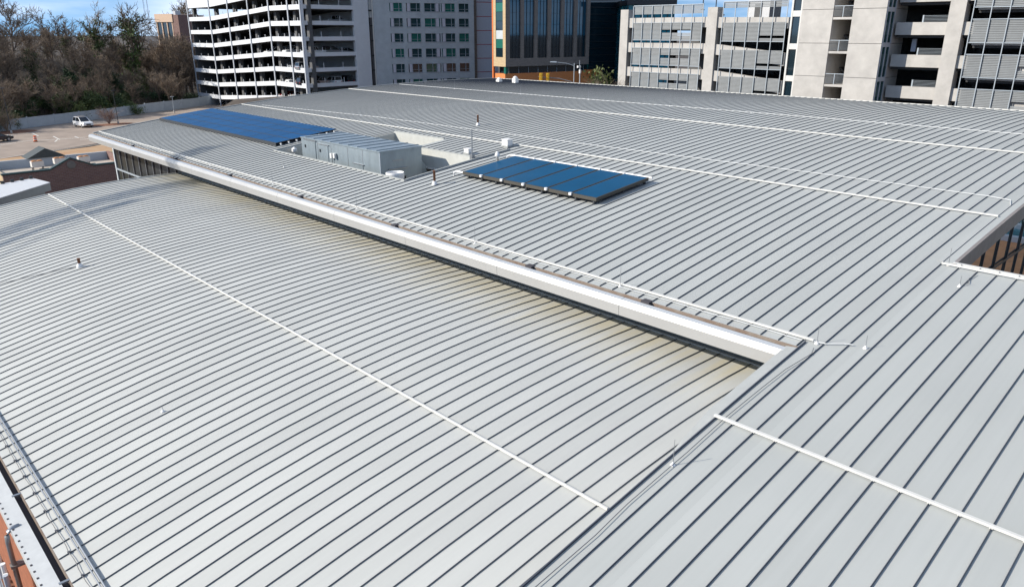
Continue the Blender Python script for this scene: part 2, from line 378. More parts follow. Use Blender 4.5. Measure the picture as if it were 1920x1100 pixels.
def panel_mesh(f, key, m, u0, u1, w, rib):
    """one roof pan with its standing rib on the near-v side; shared by all pans of the same length"""
    k = (key, round(u0, 2), round(u1, 2), round(w, 3), rib)
    if k in _pm: return _pm[k]
    RH = RIB[key]
    mb = MB(); n = max(3, int((u1 - u0) / 2.6))
    us = [u0 + (u1 - u0) * i / n for i in range(n + 1)]
    def stripq(a, b):
        i0 = len(mb.v)
        for u in us:
            z = f(u); mb.v.append((u * S, a[0], z + a[1])); mb.v.append((u * S, b[0], z + b[1]))
        for i in range(n): mb.f.append((i0 + 2 * i, i0 + 2 * i + 2, i0 + 2 * i + 3, i0 + 2 * i + 1)); mb.mi.append(mb.cur)
    mb.cur = 1
    if rib:
        stripq((-RW / 2, 0), (-RW / 2, RH)); stripq((-RW / 2, RH), (RW / 2, RH)); stripq((RW / 2, RH), (RW / 2, 0))
        for u in (u0, u1):
            z = f(u); mb.face([(u * S, -RW / 2, z), (u * S, RW / 2, z), (u * S, RW / 2, z + RH), (u * S, -RW / 2, z + RH)])
    mb.cur = 0; stripq((RW / 2 if rib else 0, 0), (w * S - .0006, 0))
    me = mb.mesh('roof_panel', [m, 'rib_shade_main' if m == 'roof_main' else 'rib_shade_low'], smooth=True); _pm[k] = me; return me
def panels(f, key, m, regs, offset, parent):
    for (v0, v1, u0, u1) in regs:
        a = v0
        while a < v1 - 1e-6:
            nxt = math.floor(a - offset + 1e-6) + 1 + offset; b = min(nxt, v1)
            if b - a > 0.08:
                rib = abs((a - offset) - round(a - offset)) < 1e-4
                link('roof_panel', panel_mesh(f, key, m, u0, u1, b - a, rib), parent, (0, a * S, 0))
            a = b
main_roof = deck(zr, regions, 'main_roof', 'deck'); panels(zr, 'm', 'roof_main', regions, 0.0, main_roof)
low_regs = [(VS + .02, 102.1, 4.0, 36.5)]
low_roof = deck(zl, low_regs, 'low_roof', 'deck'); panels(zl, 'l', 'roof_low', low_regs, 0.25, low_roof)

# edge rib, coping and step wall where the main roof ends above the low roof
def along_u(f, u0, u1, n, dz=0): return [(u * S, f(u) + dz) for u in np.linspace(u0, u1, n)]
def ribbon_u(mb, f, u0, u1, va, vb, z0, z1, n=24):
    us = np.linspace(u0, u1, n)
    for i in range(n - 1):
        a, b = us[i], us[i + 1]
        mb.hexa([(a * S, va * S, f(a) + z0), (b * S, va * S, f(b) + z0), (b * S, vb * S, f(b) + z0), (a * S, vb * S, f(a) + z0),
                 (a * S, va * S, f(a) + z1), (b * S, va * S, f(b) + z1), (b * S, vb * S, f(b) + z1), (a * S, vb * S, f(a) + z1)])
mb = MB(); ribbon_u(mb, zr, 3.9, UF + .6, VS - .06, VS - .012, 0.001, 0.042); mb.build('edge_rib', 'rib_shade_main', bld)
mb = MB()
us = np.linspace(22.5, 34.3, 16)
for i in range(15):
    a, b = us[i], us[i + 1]; wa = .62 * min(1, (a - 22.5) / 5 + .05); wb = .62 * min(1, (b - 22.5) / 5 + .05)
    mb.hexa([(a * S, VS * S, zr(a) - .08), (b * S, VS * S, zr(b) - .08), (b * S, (VS + wb) * S, zr(b) - .12), (a * S, (VS + wa) * S, zr(a) - .12),
             (a * S, VS * S, zr(a) + .012), (b * S, VS * S, zr(b) + .012), (b * S, (VS + wb) * S, zr(b) - .03), (a * S, (VS + wa) * S, zr(a) - .03)])
mb.build('edge_coping', 'trim_grey', bld)
mb = MB()
us = np.linspace(4.2, 36.4, 20)
for i in range(19):
    a, b = us[i], us[i + 1]; mb.hexa([(a * S, (VS - .3) * S, zl(a) - .1), (b * S, (VS - .3) * S, zl(b) - .1), (b * S, (VS - .01) * S, zl(b) - .1), (a * S, (VS - .01) * S, zl(a) - .1),
                                      (a * S, (VS - .3) * S, zr(a) - .26), (b * S, (VS - .3) * S, zr(b) - .26), (b * S, (VS - .01) * S, zr(b) - .26), (a * S, (VS - .01) * S, zr(a) - .26)])
mb.build('step_wall', 'trim_grey', bld)
# seam end cap low on the low roof beside the step
mb = MB(); ribbon_u(mb, zl, 15.0, 23.6, 15.62, 15.95, 0.002, 0.012, 8); mb.build('flashing', 'roof_low', low_roof)

# fascia beam above the low roof, in lengths with joints
ztop = zr(34.3) - 0.02
fx = 33.72 * S
fprof = [(34.18 * S, ztop - .015), (33.80 * S, ztop - .035), (fx - .05, ztop - .17), (fx - .03, ztop - .47), (fx + .04, ztop - .47), (fx + .04, ztop - .20), (34.18 * S, ztop - .12)]
fas = MB().box(fx + .06, 34.15 * S, VS * S + .05, VEND * S - .05, ztop - .44, ztop - .13).build('fascia', 'trim_grey', bld)
v = VS + .05; fl = 10.9; fm = {}
while v < VEND:
    b = min(v + fl, VEND); L = (b - v) * S - .012; k = round(L, 2)
    if k not in fm:
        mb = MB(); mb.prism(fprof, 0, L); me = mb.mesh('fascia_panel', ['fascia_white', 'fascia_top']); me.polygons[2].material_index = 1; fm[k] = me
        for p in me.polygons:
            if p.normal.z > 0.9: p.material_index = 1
    link('fascia_panel', fm[k], fas, (0, v * S, 0)); v += fl
# gutter between roof edge and fascia: rusty back edge, dark trough, outlet gaps
g = MB().box(34.20 * S, 34.44 * S, VS * S + .03, VEND * S - .03, ztop - .20, ztop - .06).build('gutter', 'gutter_dark', bld)
MB().box(34.435 * S, 34.47 * S, VS * S + .03, VEND * S - .03, ztop - .06, zr(34.45) - .002).build('gutter_edge', 'gutter_rust', g)
for vv in (24, 33.8, 49.7, 65.5, 81.5, 97.5, 113.5): MB().box(34.17 * S, 34.62 * S, vv * S, (vv + .6) * S, ztop - .03, zr(34.6) + .012).build('gutter_strap', 'gutter_dark', g)
# soffit, wall under the eave, curtain wall at the far end
WX = 36.5 * S
MB().hexa([(fx + .04, VS * S, ztop - .475), (WX + .3, VS * S, ztop - .475), (WX + .3, VEND * S, ztop - .475), (fx + .04, VEND * S, ztop - .475),
           (fx + .04, VS * S, ztop - .445), (WX + .3, VS * S, ztop - .445), (WX + .3, VEND * S, ztop - .445), (fx + .04, VEND * S, ztop - .445)]).build('soffit', 'trim_grey', bld)
ew = MB().box(WX, WX + .25, VS * S, 102.1 * S, zl(36.5) - .1, ztop - .477).build('eave_wall', 'wall_grey_green', bld)
MB().box(WX - .05, WX, VS * S + .02, 102.1 * S, zl(36.5) + .10, zl(36.5) + .20).build('wall_band', 'wall_grey_green', ew)
MB().box(WX - .10, WX - .002, VS * S + .02, 102.1 * S, zl(36.4) - .01, zl(36.4) + .05).build('wall_flashing', 'trim_grey', ew)
cw = MB().box(WX + .12, WX + .14, 102.15 * S, 131.9 * S, 0, ztop - .48).build('curtain_wall', 'hall_glass', bld)
n = 10
for i in range(n + 1):
    y = (102.2 + (131.7 - 102.2) * i / n) * S; MB().box(WX + .05, WX + .11, y - (.06 if i == n else .03), y + (.06 if i == n else .03), 0, ztop - .48).build('mullion', 'white_paint' if i == n else 'steel', cw)
for z in (3.0, 6.2, 8.0): MB().box(WX + .02, WX + .10, 102.25 * S, 131.6 * S, z - .05, z + .05).build('transom', 'mullion', cw)
# outer walls
mb = MB(); u2 = UE - .8
us = np.linspace(36.6, u2, 24)
for i in range(23):
    a, b = us[i] * S, us[i + 1] * S; y0, y1 = (VEND - 1.2) * S, (VEND - .7) * S
    mb.hexa([(a, y0, 0), (b, y0, 0), (b, y1, 0), (a, y1, 0), (a, y0, zr(us[i]) - .25), (b, y0, zr(us[i + 1]) - .25), (b, y1, zr(us[i + 1]) - .25), (a, y1, zr(us[i]) - .25)])
mb.build('end_wall', 'block_grey', bld)
MB().box((u2 - .5) * S, u2 * S, 12.6 * S, (VEND - 1.3) * S, 0, zr(u2) - .25).build('rear_wall', 'block_grey', bld)
mb = MB(); us = np.linspace(4.2, 36.4, 14)
for i in range(13):
    a, b = us[i] * S, us[i + 1] * S; y0, y1 = 101.4 * S, 101.9 * S
    mb.hexa([(a, y0, 0), (b, y0, 0), (b, y1, 0), (a, y1, 0), (a, y0, zl(us[i]) - .25), (b, y0, zl(us[i + 1]) - .25), (b, y1, zl(us[i + 1]) - .25), (a, y1, zl(us[i]) - .25)])
mb.build('end_wall', 'brick_red', bld)

# ---- snow guard rails on the vaults
def rail(f, u, v0, v1, off, h=0.10, w=0.055, m='white_paint', name='snow_guard_rail', lift=0.045):
    mb = MB(); x = u * S; z = f(u); s = sl(f, u)
    mb.box(x - w, x + w * .2, v0 * S, v1 * S, z + lift + .02, z + lift + .035)      # top flange
    mb.box(x - w, x - w + .012, v0 * S, v1 * S, z + lift - .012, z + lift + .0195)   # front lip
    k = math.ceil(v0 - off)
    while k + off < v1:
        y = (k + off) * S; mb.box(x - w * .85, x + w * .1, y - .024, y + .024, z + RH * .3, z + lift + .0195); k += 1
    return mb.build(name, m, bld)
rail(zr, 59.41, 12.95, 132.3, 0); rail(zr, 81.76, 12.7, 132.3, 0); rail(zr, 26.82, -9, VS + .05, 0)
rail(zl, 20.45, 15.7, 102.0, .25, w=.036); rail(zr, 35.32, VS - .35, 132.3, 0)
mb = MB(); x = UE * S; mb.box(x, x + .10, 12.6 * S, VEND * S, zr(UE) - .25, zr(UE) + .055)
for k in range(13, 132): mb.box(x - .05, x + .0, k * S - .05, k * S + .05, zr(UE) + .03, zr(UE) + .052)
mb.build('eave_trim', 'white_paint', bld)
# far verge trim
mb = MB(); ribbon_u(mb, zr, UF, UE, VEND + .005, VEND + .25, -.25, .05, 30); mb.build('verge_trim', 'trim_grey', bld)
mb = MB(); ribbon_u(mb, zl, 4.0, 36.3, 102.11, 102.35, -.25, .05, 16); mb.build('verge_trim', 'trim_grey', bld)

# ---- courtyard notch: deep verge fascia, high eave trim, mirror-like curtain wall
mb = MB(); ribbon_u(mb, zr, 49.0, UE, 12.30, 12.495, -.50, .015, 30); mb.build('verge_fascia', 'brown_grey', bld)
mb = MB(); ribbon_u(mb, zr, 49.0, 66, 12.50, 13.35, .004, .016, 20); mb.build('verge_flashing', 'roof_main', bld)
x = 49.0 * S
MB().box(x + .005, x + .14, -9 * S, 12.5 * S, zr(49) - .30, zr(49) + .03).build('eave_trim', 'white_paint', bld)
rail(zr, 48.55, -9, 12.95, 0, w=.05)
cw2 = MB().box(x + .3, UE * S - .4, 13.00 * S, 13.04 * S, 6.5, zr(49) - .28).build('curtain_wall', 'mirror_glass', bld)
us = np.linspace(49.7, 121, 24)
mb = MB()
for i in range(23):
    a, b = us[i], us[i + 1]; zb = zr(49) - .281
    mb.face([(a * S, 13.02 * S, zb), (b * S, 13.02 * S, zb), (b * S, 13.02 * S, zr(b) - .27), (a * S, 13.02 * S, zr(a) - .27)])
mb.build('glass_head', 'mirror_glass', cw2)
u = 51.3
while u < 110: MB().box(u * S - .03, u * S + .03, 12.90 * S, 12.99 * S, 6.5, zr(u) - .24).build('mullion', 'dark_frame', cw2); u += 3.3
mb = MB(); mb.box(x + .3, UE * S - .5, 12.87 * S, 12.898 * S, 10.05, 10.15); mb.build('transom', 'dark_frame', cw2)
MB().box(x - .3, x - .05, -9 * S, 12.3 * S, 6.5, zr(49) - .30).build('courtyard_wall', 'wall_grey_green', bld)

# ---- west eave: bar, cable, gutter, terracotta wall
ub = 4.84
MB().tube([(ub * S, (VS + .3) * S, zl(ub) + .055), (ub * S, 102 * S, zl(ub) + .055)], .022, 8).tube([((ub - .13) * S, (VS + .3) * S, zl(ub) + .05), ((ub - .13) * S, 102 * S, zl(ub) + .05)], .017, 8).build('snow_guard_pipe', 'steel', bld)
mb = MB(); pts = []
k = 15.25
while k < 102: pts.append((4.42 * S + random.uniform(-.012, .012), k * S, zl(4.42) + RH + .012)); k += .5
mb.tube(pts, .007, 4); mb.build('lightning_cable', 'cable', bld)
mb = MB()
k = 16.25
while k < 102: mb.box(4.36 * S, 4.48 * S, k * S - .02, k * S + .02, zl(4.42) + RH * .9, zl(4.42) + RH + .022); k += 2
stuff(mb.build('cable_clip', 'cable', bld))
zg = zl(4.0)
MB().box(3.66 * S, 4.0 * S, VS * S, 102.1 * S, zg - .22, zg - .14).build('gutter', 'gutter_dark', bld)
MB().box(3.955 * S, 4.02 * S, VS * S, 102.1 * S, zg - .14, zg - .012).build('gutter_edge', 'gutter_rust', bld)
ob = MB().prism([(2.98 * S, zg - .04), (3.0 * S, zg - .30), (3.68 * S, zg - .30), (3.68 * S, zg - .02)][::-1], VS * S, 102.1 * S).build('outer_gutter', 'gutter_white', bld)
mb = MB(); k = VS + .3
while k < 60: mb.box(3.03 * S, 3.11 * S, k * S, k * S + .05, zg - .12, zg - .029); k += .55
mb.build('gutter_slot', 'gutter_dark', ob)
mb = MB()
for k in (22.4, 30.6, 39, 47.5): mb.box(3.60 * S, 4.02 * S, k * S, k * S + .06, zg - .045, zg - .008)
mb.build('gutter_strap', 'steel', ob)
MB().box(3.32 * S, 3.32 * S + .3, VS * S, 102.1 * S, 0, zg - .30).build('west_wall', 'terracotta', bld)
MB().box(3.32 * S, 3.32 * S + .3, -9 * S, VS * S - .2, 0, zr(4) - .30).build('west_wall', 'terracotta', bld)

# ---- well walls in the roof
zf = H - 18.6 * S
def wall_u(u, v0, v1, t=.12, m='trim_light', low=zf):   # wall along v at u
    MB().box(u * S - t - .004, u * S - .004, v0 * S, v1 * S, low, zr(u) + .0).build('well_wall', m, bld)
def wall_v(v, u0, u1, t=.12, m='trim_light', low=zf):
    v = v - (t + .004) / S
    mb = MB(); us = np.linspace(u0, u1, 8)
    for i in range(7):
        a, b = us[i], us[i + 1]
        mb.hexa([(a * S, v * S, low), (b * S, v * S, low), (b * S, v * S + t, low), (a * S, v * S + t, low), (a * S, v * S, zr(a) - .03), (b * S, v * S, zr(b) - .03), (b * S, v * S + t, zr(b) - .03), (a * S, v * S + t, zr(a) - .03)])
    mb.build('well_wall', m, bld)
mat('trim_light', (0.50, 0.50, 0.46), 0.6, var=0.1)
wall_u(57.6, 72, 82.5); wall_v(82.5, 52, 57.55); wall_u(52, 82.4, 87.9); wall_v(88, 43, 52); wall_u(43.3, 60.5, 88, m='trim_grey'); wall_v(60.8, 43, 57.5, m='trim_grey')
wall_u(53.0, 61.5, 72, low=zr(53) - 1.0); wall_v(72.3, 53.2, 57.5, m='trim_grey'); wall_v(61.5, 53.2, 57.5, m='trim_grey')
MB().box(43 * S, 57.6 * S, 60.5 * S, 88 * S, zf - .1, zf).build('well_floor', 'flat_roof', bld)
def curb(u0, u1, v0, v1):
    mb = MB()
    if abs(u1 - u0) < 1e-6: mb.box(u0 * S - .05, u0 * S + .03, v0 * S, v1 * S, zr(u0) - .04, zr(u0) + .06)
    else: ribbon_u(mb, zr, u0, u1, v0 - .06, v0 + .10, -.04, .06, 10)
    mb.build('well_curb', 'trim_grey', bld)
curb(43, 43, 60.4, 88.1); curb(43.1, 57.5, 60.42, 60.42); curb(43.1, 52, 88.0, 88.0); curb(57.6, 57.6, 72.2, 82.5); curb(53, 53, 61.5, 72)
MB().box(57.62 * S - .05, 57.62 * S - .01, 72.3 * S, 80 * S, zr(57.6) - .62, zr(57.6) - .56).tube([(57.3 * S, 77.2 * S, zf), (57.3 * S, 77.2 * S, zr(57.6) - .5)], .035, 8).build('well_pipe', 'steel', bld)
mb = MB()
for dz in (1.05, .8, .55): mb.box(52.6 * S, 52.6 * S + .05, 61 * S, 71.8 * S, zr(53) - dz - .45, zr(53) - dz - .37)
for k in (62, 65, 68, 71.5): mb.box(52.6 * S, 52.6 * S + .05, k * S, k * S + .05, zf, zr(53) - .9)
mb.build('well_railing', 'pipe_white', bld)

# ---- lightning cables on the roof
def cable(f, pts, m, r=.008, clips=True):
    mb = MB(); P = []
    for (u0, v0), (u1, v1) in zip(pts[:-1], pts[1:]):
        n = max(2, int(math.hypot(u1 - u0, v1 - v0)))
        for i in range(n):
            t = i / n; u, v = u0 + (u1 - u0) * t, v0 + (v1 - v0) * t
            w = 0.05 if abs(u1 - u0) + abs(v1 - v0) > 3 else 0
            P.append(((u + random.uniform(-w, w)) * S, v * S, f(u) + RH + r))
    mb.tube(P, r, 5); return mb.build('lightning_cable', m, bld)
cable(zr, [(93.05, 14), (93.05, 132)], 'cable_light', .016)
cable(zr, [(62.6, 13.05), (63.9, 13.4), (64.2, 15), (64.2, 30), (63.6, 50), (63.0, 95), (60.5, 128)], 'cable_light', .013)
cable(zr, [(8, 14.45), (14.5, 14.42), (18, 14.35), (20, 14.45), (24, 14.40), (27, 14.45), (30, 14.38), (32, 14.3), (34, 14.0), (35.2, 14.35)], 'cable')
cable(zr, [(35.2, 14.45), (35.3, 13.9), (35.8, 13.2), (36.1, 12.4)], 'cable_light', .014)
cable(zr, [(47.9, 10.9), (47.0, 11.0), (46.4, 10.85), (45.9, 11.05)], 'cable', .010)
cable(zr, [(35.0, 15), (35.0, 131)], 'cable_light', .010)
cable(zl, [(15.2, 69.9), (10, 72.4), (7, 73.2)], 'cable', .010)

# ================================================================== THINGS ON THE ROOFS
def rod(f, u, v, h, label, base_m='pipe_white', group='lightning rods standing on the metal roofs'):
    t = thing('lightning_rod', label, 'lightning rod', (u * S, v * S, f(u)), 0, group)
    MB().lathe([(.055, 0.0), (.05, .02), (.024, .04), (.014, .075)], 10).build('base', base_m, t)
    MB().tube([(0, 0, .05), (0, 0, h)], .009, 6, .005).build('spike', 'steel', t)
    return t
rod(zr, 36.1, 12.25, .32, 'short lightning rod on white base at the pale cable end beside the white fascia')
rod(zr, 35.2, 14.3, .5, 'thin lightning rod at the corner where the long white fascia meets the right roof')
rod(zr, 23.0, 14.45, .55, 'thin lightning rod clipped to the dark cable along the roof step')
rod(zr, 13.2, 14.45, .55, 'thin lightning rod low on the dark cable along the roof step, below the others')
for v in (26.9, 40.7, 56.9, 73, 89, 105): rod(zr, 35.1, v, .6, 'thin lightning rod in the row along the rail above the long white fascia')
for v in (33.5, 51, 64, 79.5, 95, 113): rod(zr, 93.05, v, .75, 'thin lightning rod on the far pale cable near the roof crest')
rod(zr, 48.6, 12.6, .5, 'thin lightning rod at the inner corner of the courtyard notch')
rod(zr, 45.8, 11.1, .3, 'short lightning rod on white base with a dark cable loop beside the courtyard notch')
rod(zl, 11.2, 39.6, .16, 'tiny rod on a white base with looped cable alone on the low left roof')
rod(zr, 62.9, 99, .6, 'thin lightning rod standing on the pale cable behind the blue photovoltaic array')
rod(zr, 39.3, 78.5, .25, 'small rod on grey base between the long fascia rail and the rooftop unit')
def vent_pipe(f, u, v, h, r, label, body='rust_pipe', cap=None):
    t = thing('vent_pipe', label, 'vent pipe', (u * S, v * S, f(u)))
    MB().lathe([(r * 2.3, -.02), (r * 2.1, .05), (r * 1.5, .11), (r * 1.15, .16)], 14).build('boot', 'pipe_white', t)
    MB().lathe([(r, .1), (r, h - .04), (r * 1.12, h - .04), (r * 1.12, h), (r * .85, h), (r * .85, h - .1)], 14).build('pipe', body, t, True)
    if cap: MB().lathe([(r * 1.1, h - .02), (r * 2.0, h + .03), (r * 2.0, h + .09), (r * .9, h + .22), (.01, h + .24)], 14).build('cap', 'pipe_white', t)
vent_pipe(zl, 15.2, 69.9, .36, .055, 'short rusty vent pipe on white boot alone on the low left roof')
vent_pipe(zr, 43.7, 56.5, .62, .055, 'rusty vent pipe on white boot beside the well of the rooftop unit')
vent_pipe(zr, 66.0, 75.5, .62, .055, 'rusty vent pipe on white boot above the upper white rail')
vent_pipe(zr, 51.9, 56.4, .40, .06, 'white capped vent pipe at the corner of the solar collectors', 'pipe_white', True)
def small_box(u, v, w, d, h, label, post=None):
    t = thing('junction_box', label, 'box', (u * S, v * S, zr(u)))
    MB().box(-w / 2, w / 2, -d / 2, d / 2, .08, h).build('housing', 'pipe_white', t)
    MB().box(-w * .58, w * .58, -d * .58, d * .58, h, h + .03).build('lid', 'pipe_white', t)
    MB().box(-w * .6, w * .6, -d * .6, d * .6, 0, .08).build('curb', 'trim_grey', t)
small_box(58.5, 61.9, .36, .42, .36, 'white square vent box beside the lower white rail above the well')
small_box(53.7, 63.2, .22, .34, .26, 'small white box on the roof tongue over the well')
t = thing('antenna_mast', 'tall thin grey mast at the corner of the well of the rooftop unit', 'mast', (52.3 * S, 60.85 * S, zr(52.3) - .3))
MB().tube([(0, 0, 0), (0, 0, 1.75)], .03, 8).build('pole', 'steel', t); MB().box(-.09, .09, -.09, .09, .25, .55).build('bracket', 'steel', t)
t = thing('utility_fitting', 'small white fitting standing in the far corner of the well', 'fitting', (45.2 * S, 87.0 * S, zf))
MB().tube([(0, 0, 0), (0, 0, 2.0)], .05, 8).build('post', 'pipe_white', t); MB().lathe([(.05, 1.95), (.16, 2.05), (.16, 2.2), (.04, 2.3)], 10).build('head', 'pipe_white', t)
# crest fittings
for v, lab in ((116, 'small white domed vent on the far roof crest before the grey building'), (121, 'low white vent beside the domed one on the far roof crest')):
    t = thing('roof_vent', lab, 'vent', (112 * S, v * S, zr(112))); hh = .42 if v < 118 else .2
    MB().box(-.22, .22, -.22, .22, 0, hh).build('housing', 'pipe_white', t); MB().lathe([(.2, hh), (.24, hh + .08), (.1, hh + .2)], 10).build('cap', 'pipe_white', t)

# ---- rooftop air handling unit
ux0, ux1, uy0, uy1 = 45.0 * S, 50.6 * S, 67.6 * S, 84.6 * S
ut = H - 12.14 * S
ahu = thing('air_handling_unit', 'large grey sheet metal rooftop air handling unit standing in the roof well', 'air handler', (0, 0, 0))
body = MB().box(ux0, ux1, uy0, uy1, zf + .15, ut).build('casing', 'galvanised', ahu)
MB().box(ux0 + .05, ux1 - .05, uy0 + .05, uy1 - .05, zf, zf + .15).build('base_frame', 'steel', ahu)
rf = MB().hexa([(ux0 - .04, uy0 - .04, ut), (ux1 + .04, uy0 - .04, ut), (ux1 + .04, uy1 + .04, ut), (ux0 - .04, uy1 + .04, ut), (ux0 - .04, uy0 - .04, ut + .06), (ux1 + .04, uy0 - .04, ut + .10), (ux1 + .04, uy1 + .04, ut + .10), (ux0 - .04, uy1 + .04, ut + .06)]).build('top', 'galvanised', ahu)
for i in range(9):
    y = uy0 + (uy1 - uy0) * (i + .35) / 8.9; MB().hexa([(ux0, y - .025, ut + .055), (ux1, y - .025, ut + .095), (ux1, y + .025, ut + .095), (ux0, y + .025, ut + .055), (ux0, y - .025, ut + .10), (ux1, y - .025, ut + .14), (ux1, y + .025, ut + .14), (ux0, y + .025, ut + .10)]).build('rib', 'galvanised', rf)
for fr in (.10, .23, .41, .62, .80): MB().box(ux0 - .008, ux0, uy1 - (uy1 - uy0) * fr - .012, uy1 - (uy1 - uy0) * fr + .012, zf + .2, ut - .05).build('joint_strip', 'steel', body)
def door(y0, y1, z0, z1):
    d = MB().box(ux0 - .03, ux0 - .001, y0, y1, z0, z1).build('door', 'galvanised', ahu)
    MB().box(ux0 - .06, ux0 - .001, y0 - .12, y1 + .12, z1 + .02, z1 + .06).build('drip_edge', 'steel', d)
    for k in (.2, .75): MB().box(ux0 - .07, ux0 - .031, y1 - .09, y1 - .03, z0 + (z1 - z0) * k, z0 + (z1 - z0) * k + .16).build('latch', 'black_rubber', d)
yy = lambda fr: uy1 - (uy1 - uy0) * fr
door(yy(.37), yy(.26), ut - 1.75, ut - .18); door(yy(.80), yy(.70), ut - 2.2, ut - .82); door(yy(.20), yy(.055), ut - 1.7, ut - .08)
for fr, dz in ((.43, .75), (.47, .72)): MB().box(ux0 - .16, ux0 - .03, yy(fr) - .07, yy(fr) + .07, ut - dz, ut - dz + .25).build('switch_box', 'pipe_white', ahu)
MB().tube([(ux0 - .08, yy(.43), ut - .75), (ux0 - .08, yy(.43), ut - 1.2)], .02, 6).build('conduit', 'steel', ahu)
for fr in (.49, .53): MB().lathe([(.09, 0), (.11, .05), (.06, .12)], 12).build('gauge', 'black_rubber', ahu).matrix_local = Matrix.Translation((ux0, yy(fr), ut - 1.45)) @ Matrix.Rotation(R(-90), 4, 'Y')
e = MB().box(ux0 + .55, ux0 + 1.5, uy0 - .03, uy0 - .001, ut - 2.3, ut - .92).build('door', 'galvanised', ahu)
MB().box(ux0 + .45, ux0 + 1.62, uy0 - .08, uy0 - .001, ut - .90, ut - .86).build('drip_edge', 'steel', e)
MB().box(ux0 + 1.38, ux0 + 1.46, uy0 - .08, uy0 - .031, ut - 1.5, ut - 1.3).build('latch', 'black_rubber', e)
MB().box(ux0 + .75, ux0 + 1.35, uy0 - .02, uy0 - .001, ut - .5, ut - .44).build('name_strip', 'steel', ahu)
MB().box(ux0 - .008, ux0 + .03, uy0 - .008, uy0 + .03, zf + .2, ut).build('corner_post', 'mullion', ahu)
MB().hexa([(ux1, uy0 + .25, zf), (ux1 + .75, uy0 + .25, zf), (ux1 + .75, uy0 + 2.2, zf), (ux1, uy0 + 2.2, zf), (ux1, uy0 + .25, ut - .5), (ux1 + .42, uy0 + .25, ut - 1.0), (ux1 + .42, uy0 + 2.2, ut - 1.0), (ux1, uy0 + 2.2, ut - .5)]).build('intake_hood', 'galvanised', ahu)
t = thing('exhaust_fan', 'white round exhaust fan drum beside the end of the air handling unit', 'exhaust fan', (44.35 * S, 64.0 * S, zf))
f0 = (H - 13.85 * S - zf) - 1.8
MB().lathe([(.3, 0), (.3, 1.25 + f0), (.42, 1.32 + f0), (.40, 1.55 + f0)], 24).build('stack', 'pipe_white', t, False)
MB().lathe([(.36, 1.55 + f0), (.44, 1.60 + f0), (.44, 1.84 + f0), (.42, 1.88 + f0), (.39, 1.84 + f0), (.38, 1.66 + f0)], 28).build('drum', 'pipe_white', t, False)

# ---- solar arrays lie on the curved roof: each module follows the tangent
def tilted_box(mb, f, u0, u1, v0, v1, lo, hi):
    z0, z1 = f(u0), f(u1)
    mb.hexa([(u0 * S, v0 * S, z0 + lo), (u1 * S, v0 * S, z1 + lo), (u1 * S, v1 * S, z1 + lo), (u0 * S, v1 * S, z0 + lo),
             (u0 * S, v0 * S, z0 + hi), (u1 * S, v0 * S, z1 + hi), (u1 * S, v1 * S, z1 + hi), (u0 * S, v1 * S, z0 + hi)])
arr = thing('photovoltaic_array', 'long blue photovoltaic array of many modules near the far roof edge', 'solar array')
pu0, pu1, pv0, pv1 = 44.4, 53.4, 90.2, 131.0
rows, cols = 4, 10
for i in range(rows):
    for j in range(cols):
        a, b = pu0 + (pu1 - pu0) * i / rows + .03, pu0 + (pu1 - pu0) * (i + 1) / rows - .03
        c, d = pv0 + (pv1 - pv0) * j / cols + .03, pv0 + (pv1 - pv0) * (j + 1) / cols - .03
        mb = MB(); mb.cur = 0; tilted_box(mb, zr, a, b, c, d, .17, .205)
        mb.cur = 1; 
        o = 0.06; z0, z1 = zr(a), zr(b); k = (z1 - z0) / (b - a)
        mb.face([((a + o) * S, (c + o) * S, z0 + k * o + .207), ((b - o) * S, (c + o) * S, z1 - k * o + .207), ((b - o) * S, (d - o) * S, z1 - k * o + .207), ((a + o) * S, (d - o) * S, z0 + k * o + .207)])
        mb.build('solar_panel', ['dark_frame', 'pv_glass'], arr)
for i in range(rows * 2):
    u = pu0 + (pu1 - pu0) * (i + .5) / (rows * 2); MB().box(u * S - .025, u * S + .025, (pv0 - .25) * S, (pv1 + .2) * S, zr(u) + .10, zr(u) + .155).build('mounting_rail', 'dark_frame', arr)
    MB().box(u * S - .04, u * S + .04, (pv0 - .3) * S, (pv0 - .1) * S, zr(u) + .03, zr(u) + .15).build('foot', 'pipe_white', arr)
mb = MB(); tilted_box(mb, zr, pu0 - .05, pu0, pv0, pv1, .03, .20); mb.build('front_skirt', 'dark_frame', arr)
col = thing('solar_collector_array', 'rack of six teal blue flat plate solar collectors beside the roof well', 'solar array')
cu0, cu1, cv0, cv1 = 46.75, 53.9, 38.75, 56.0
lo0, lo1 = .14, .14
for j in range(6):
    a, b = cv0 + (cv1 - cv0) * j / 6, cv0 + (cv1 - cv0) * (j + 1) / 6 - .13
    p = MB(); tilted_box(p, zr, cu0, cu1, a, b, .14, .27); po = p.build('collector', 'collector_frame', col)
    mb = MB(); o = .09; z0, z1 = zr(cu0), zr(cu1); k = (z1 - z0) / (cu1 - cu0)
    mb.face([((cu0 + o) * S, (a + o) * S, z0 + k * o + .274), ((cu1 - o) * S, (a + o) * S, z1 - k * o + .274), ((cu1 - o) * S, (b - o) * S, z1 - k * o + .274), ((cu0 + o) * S, (b - o) * S, z0 + k * o + .274)])
    mb.build('glass', 'collector_glass', po)
    if j: 
        for (u, m) in ((cu0 - .06, 'pipe_white'), (cu1 + .05, 'pipe_white')): MB().box(u * S - .05, u * S + .05, a * S - .09, a * S + .03, zr(u) + .20, zr(u) + .30).build('coupling', m, col)
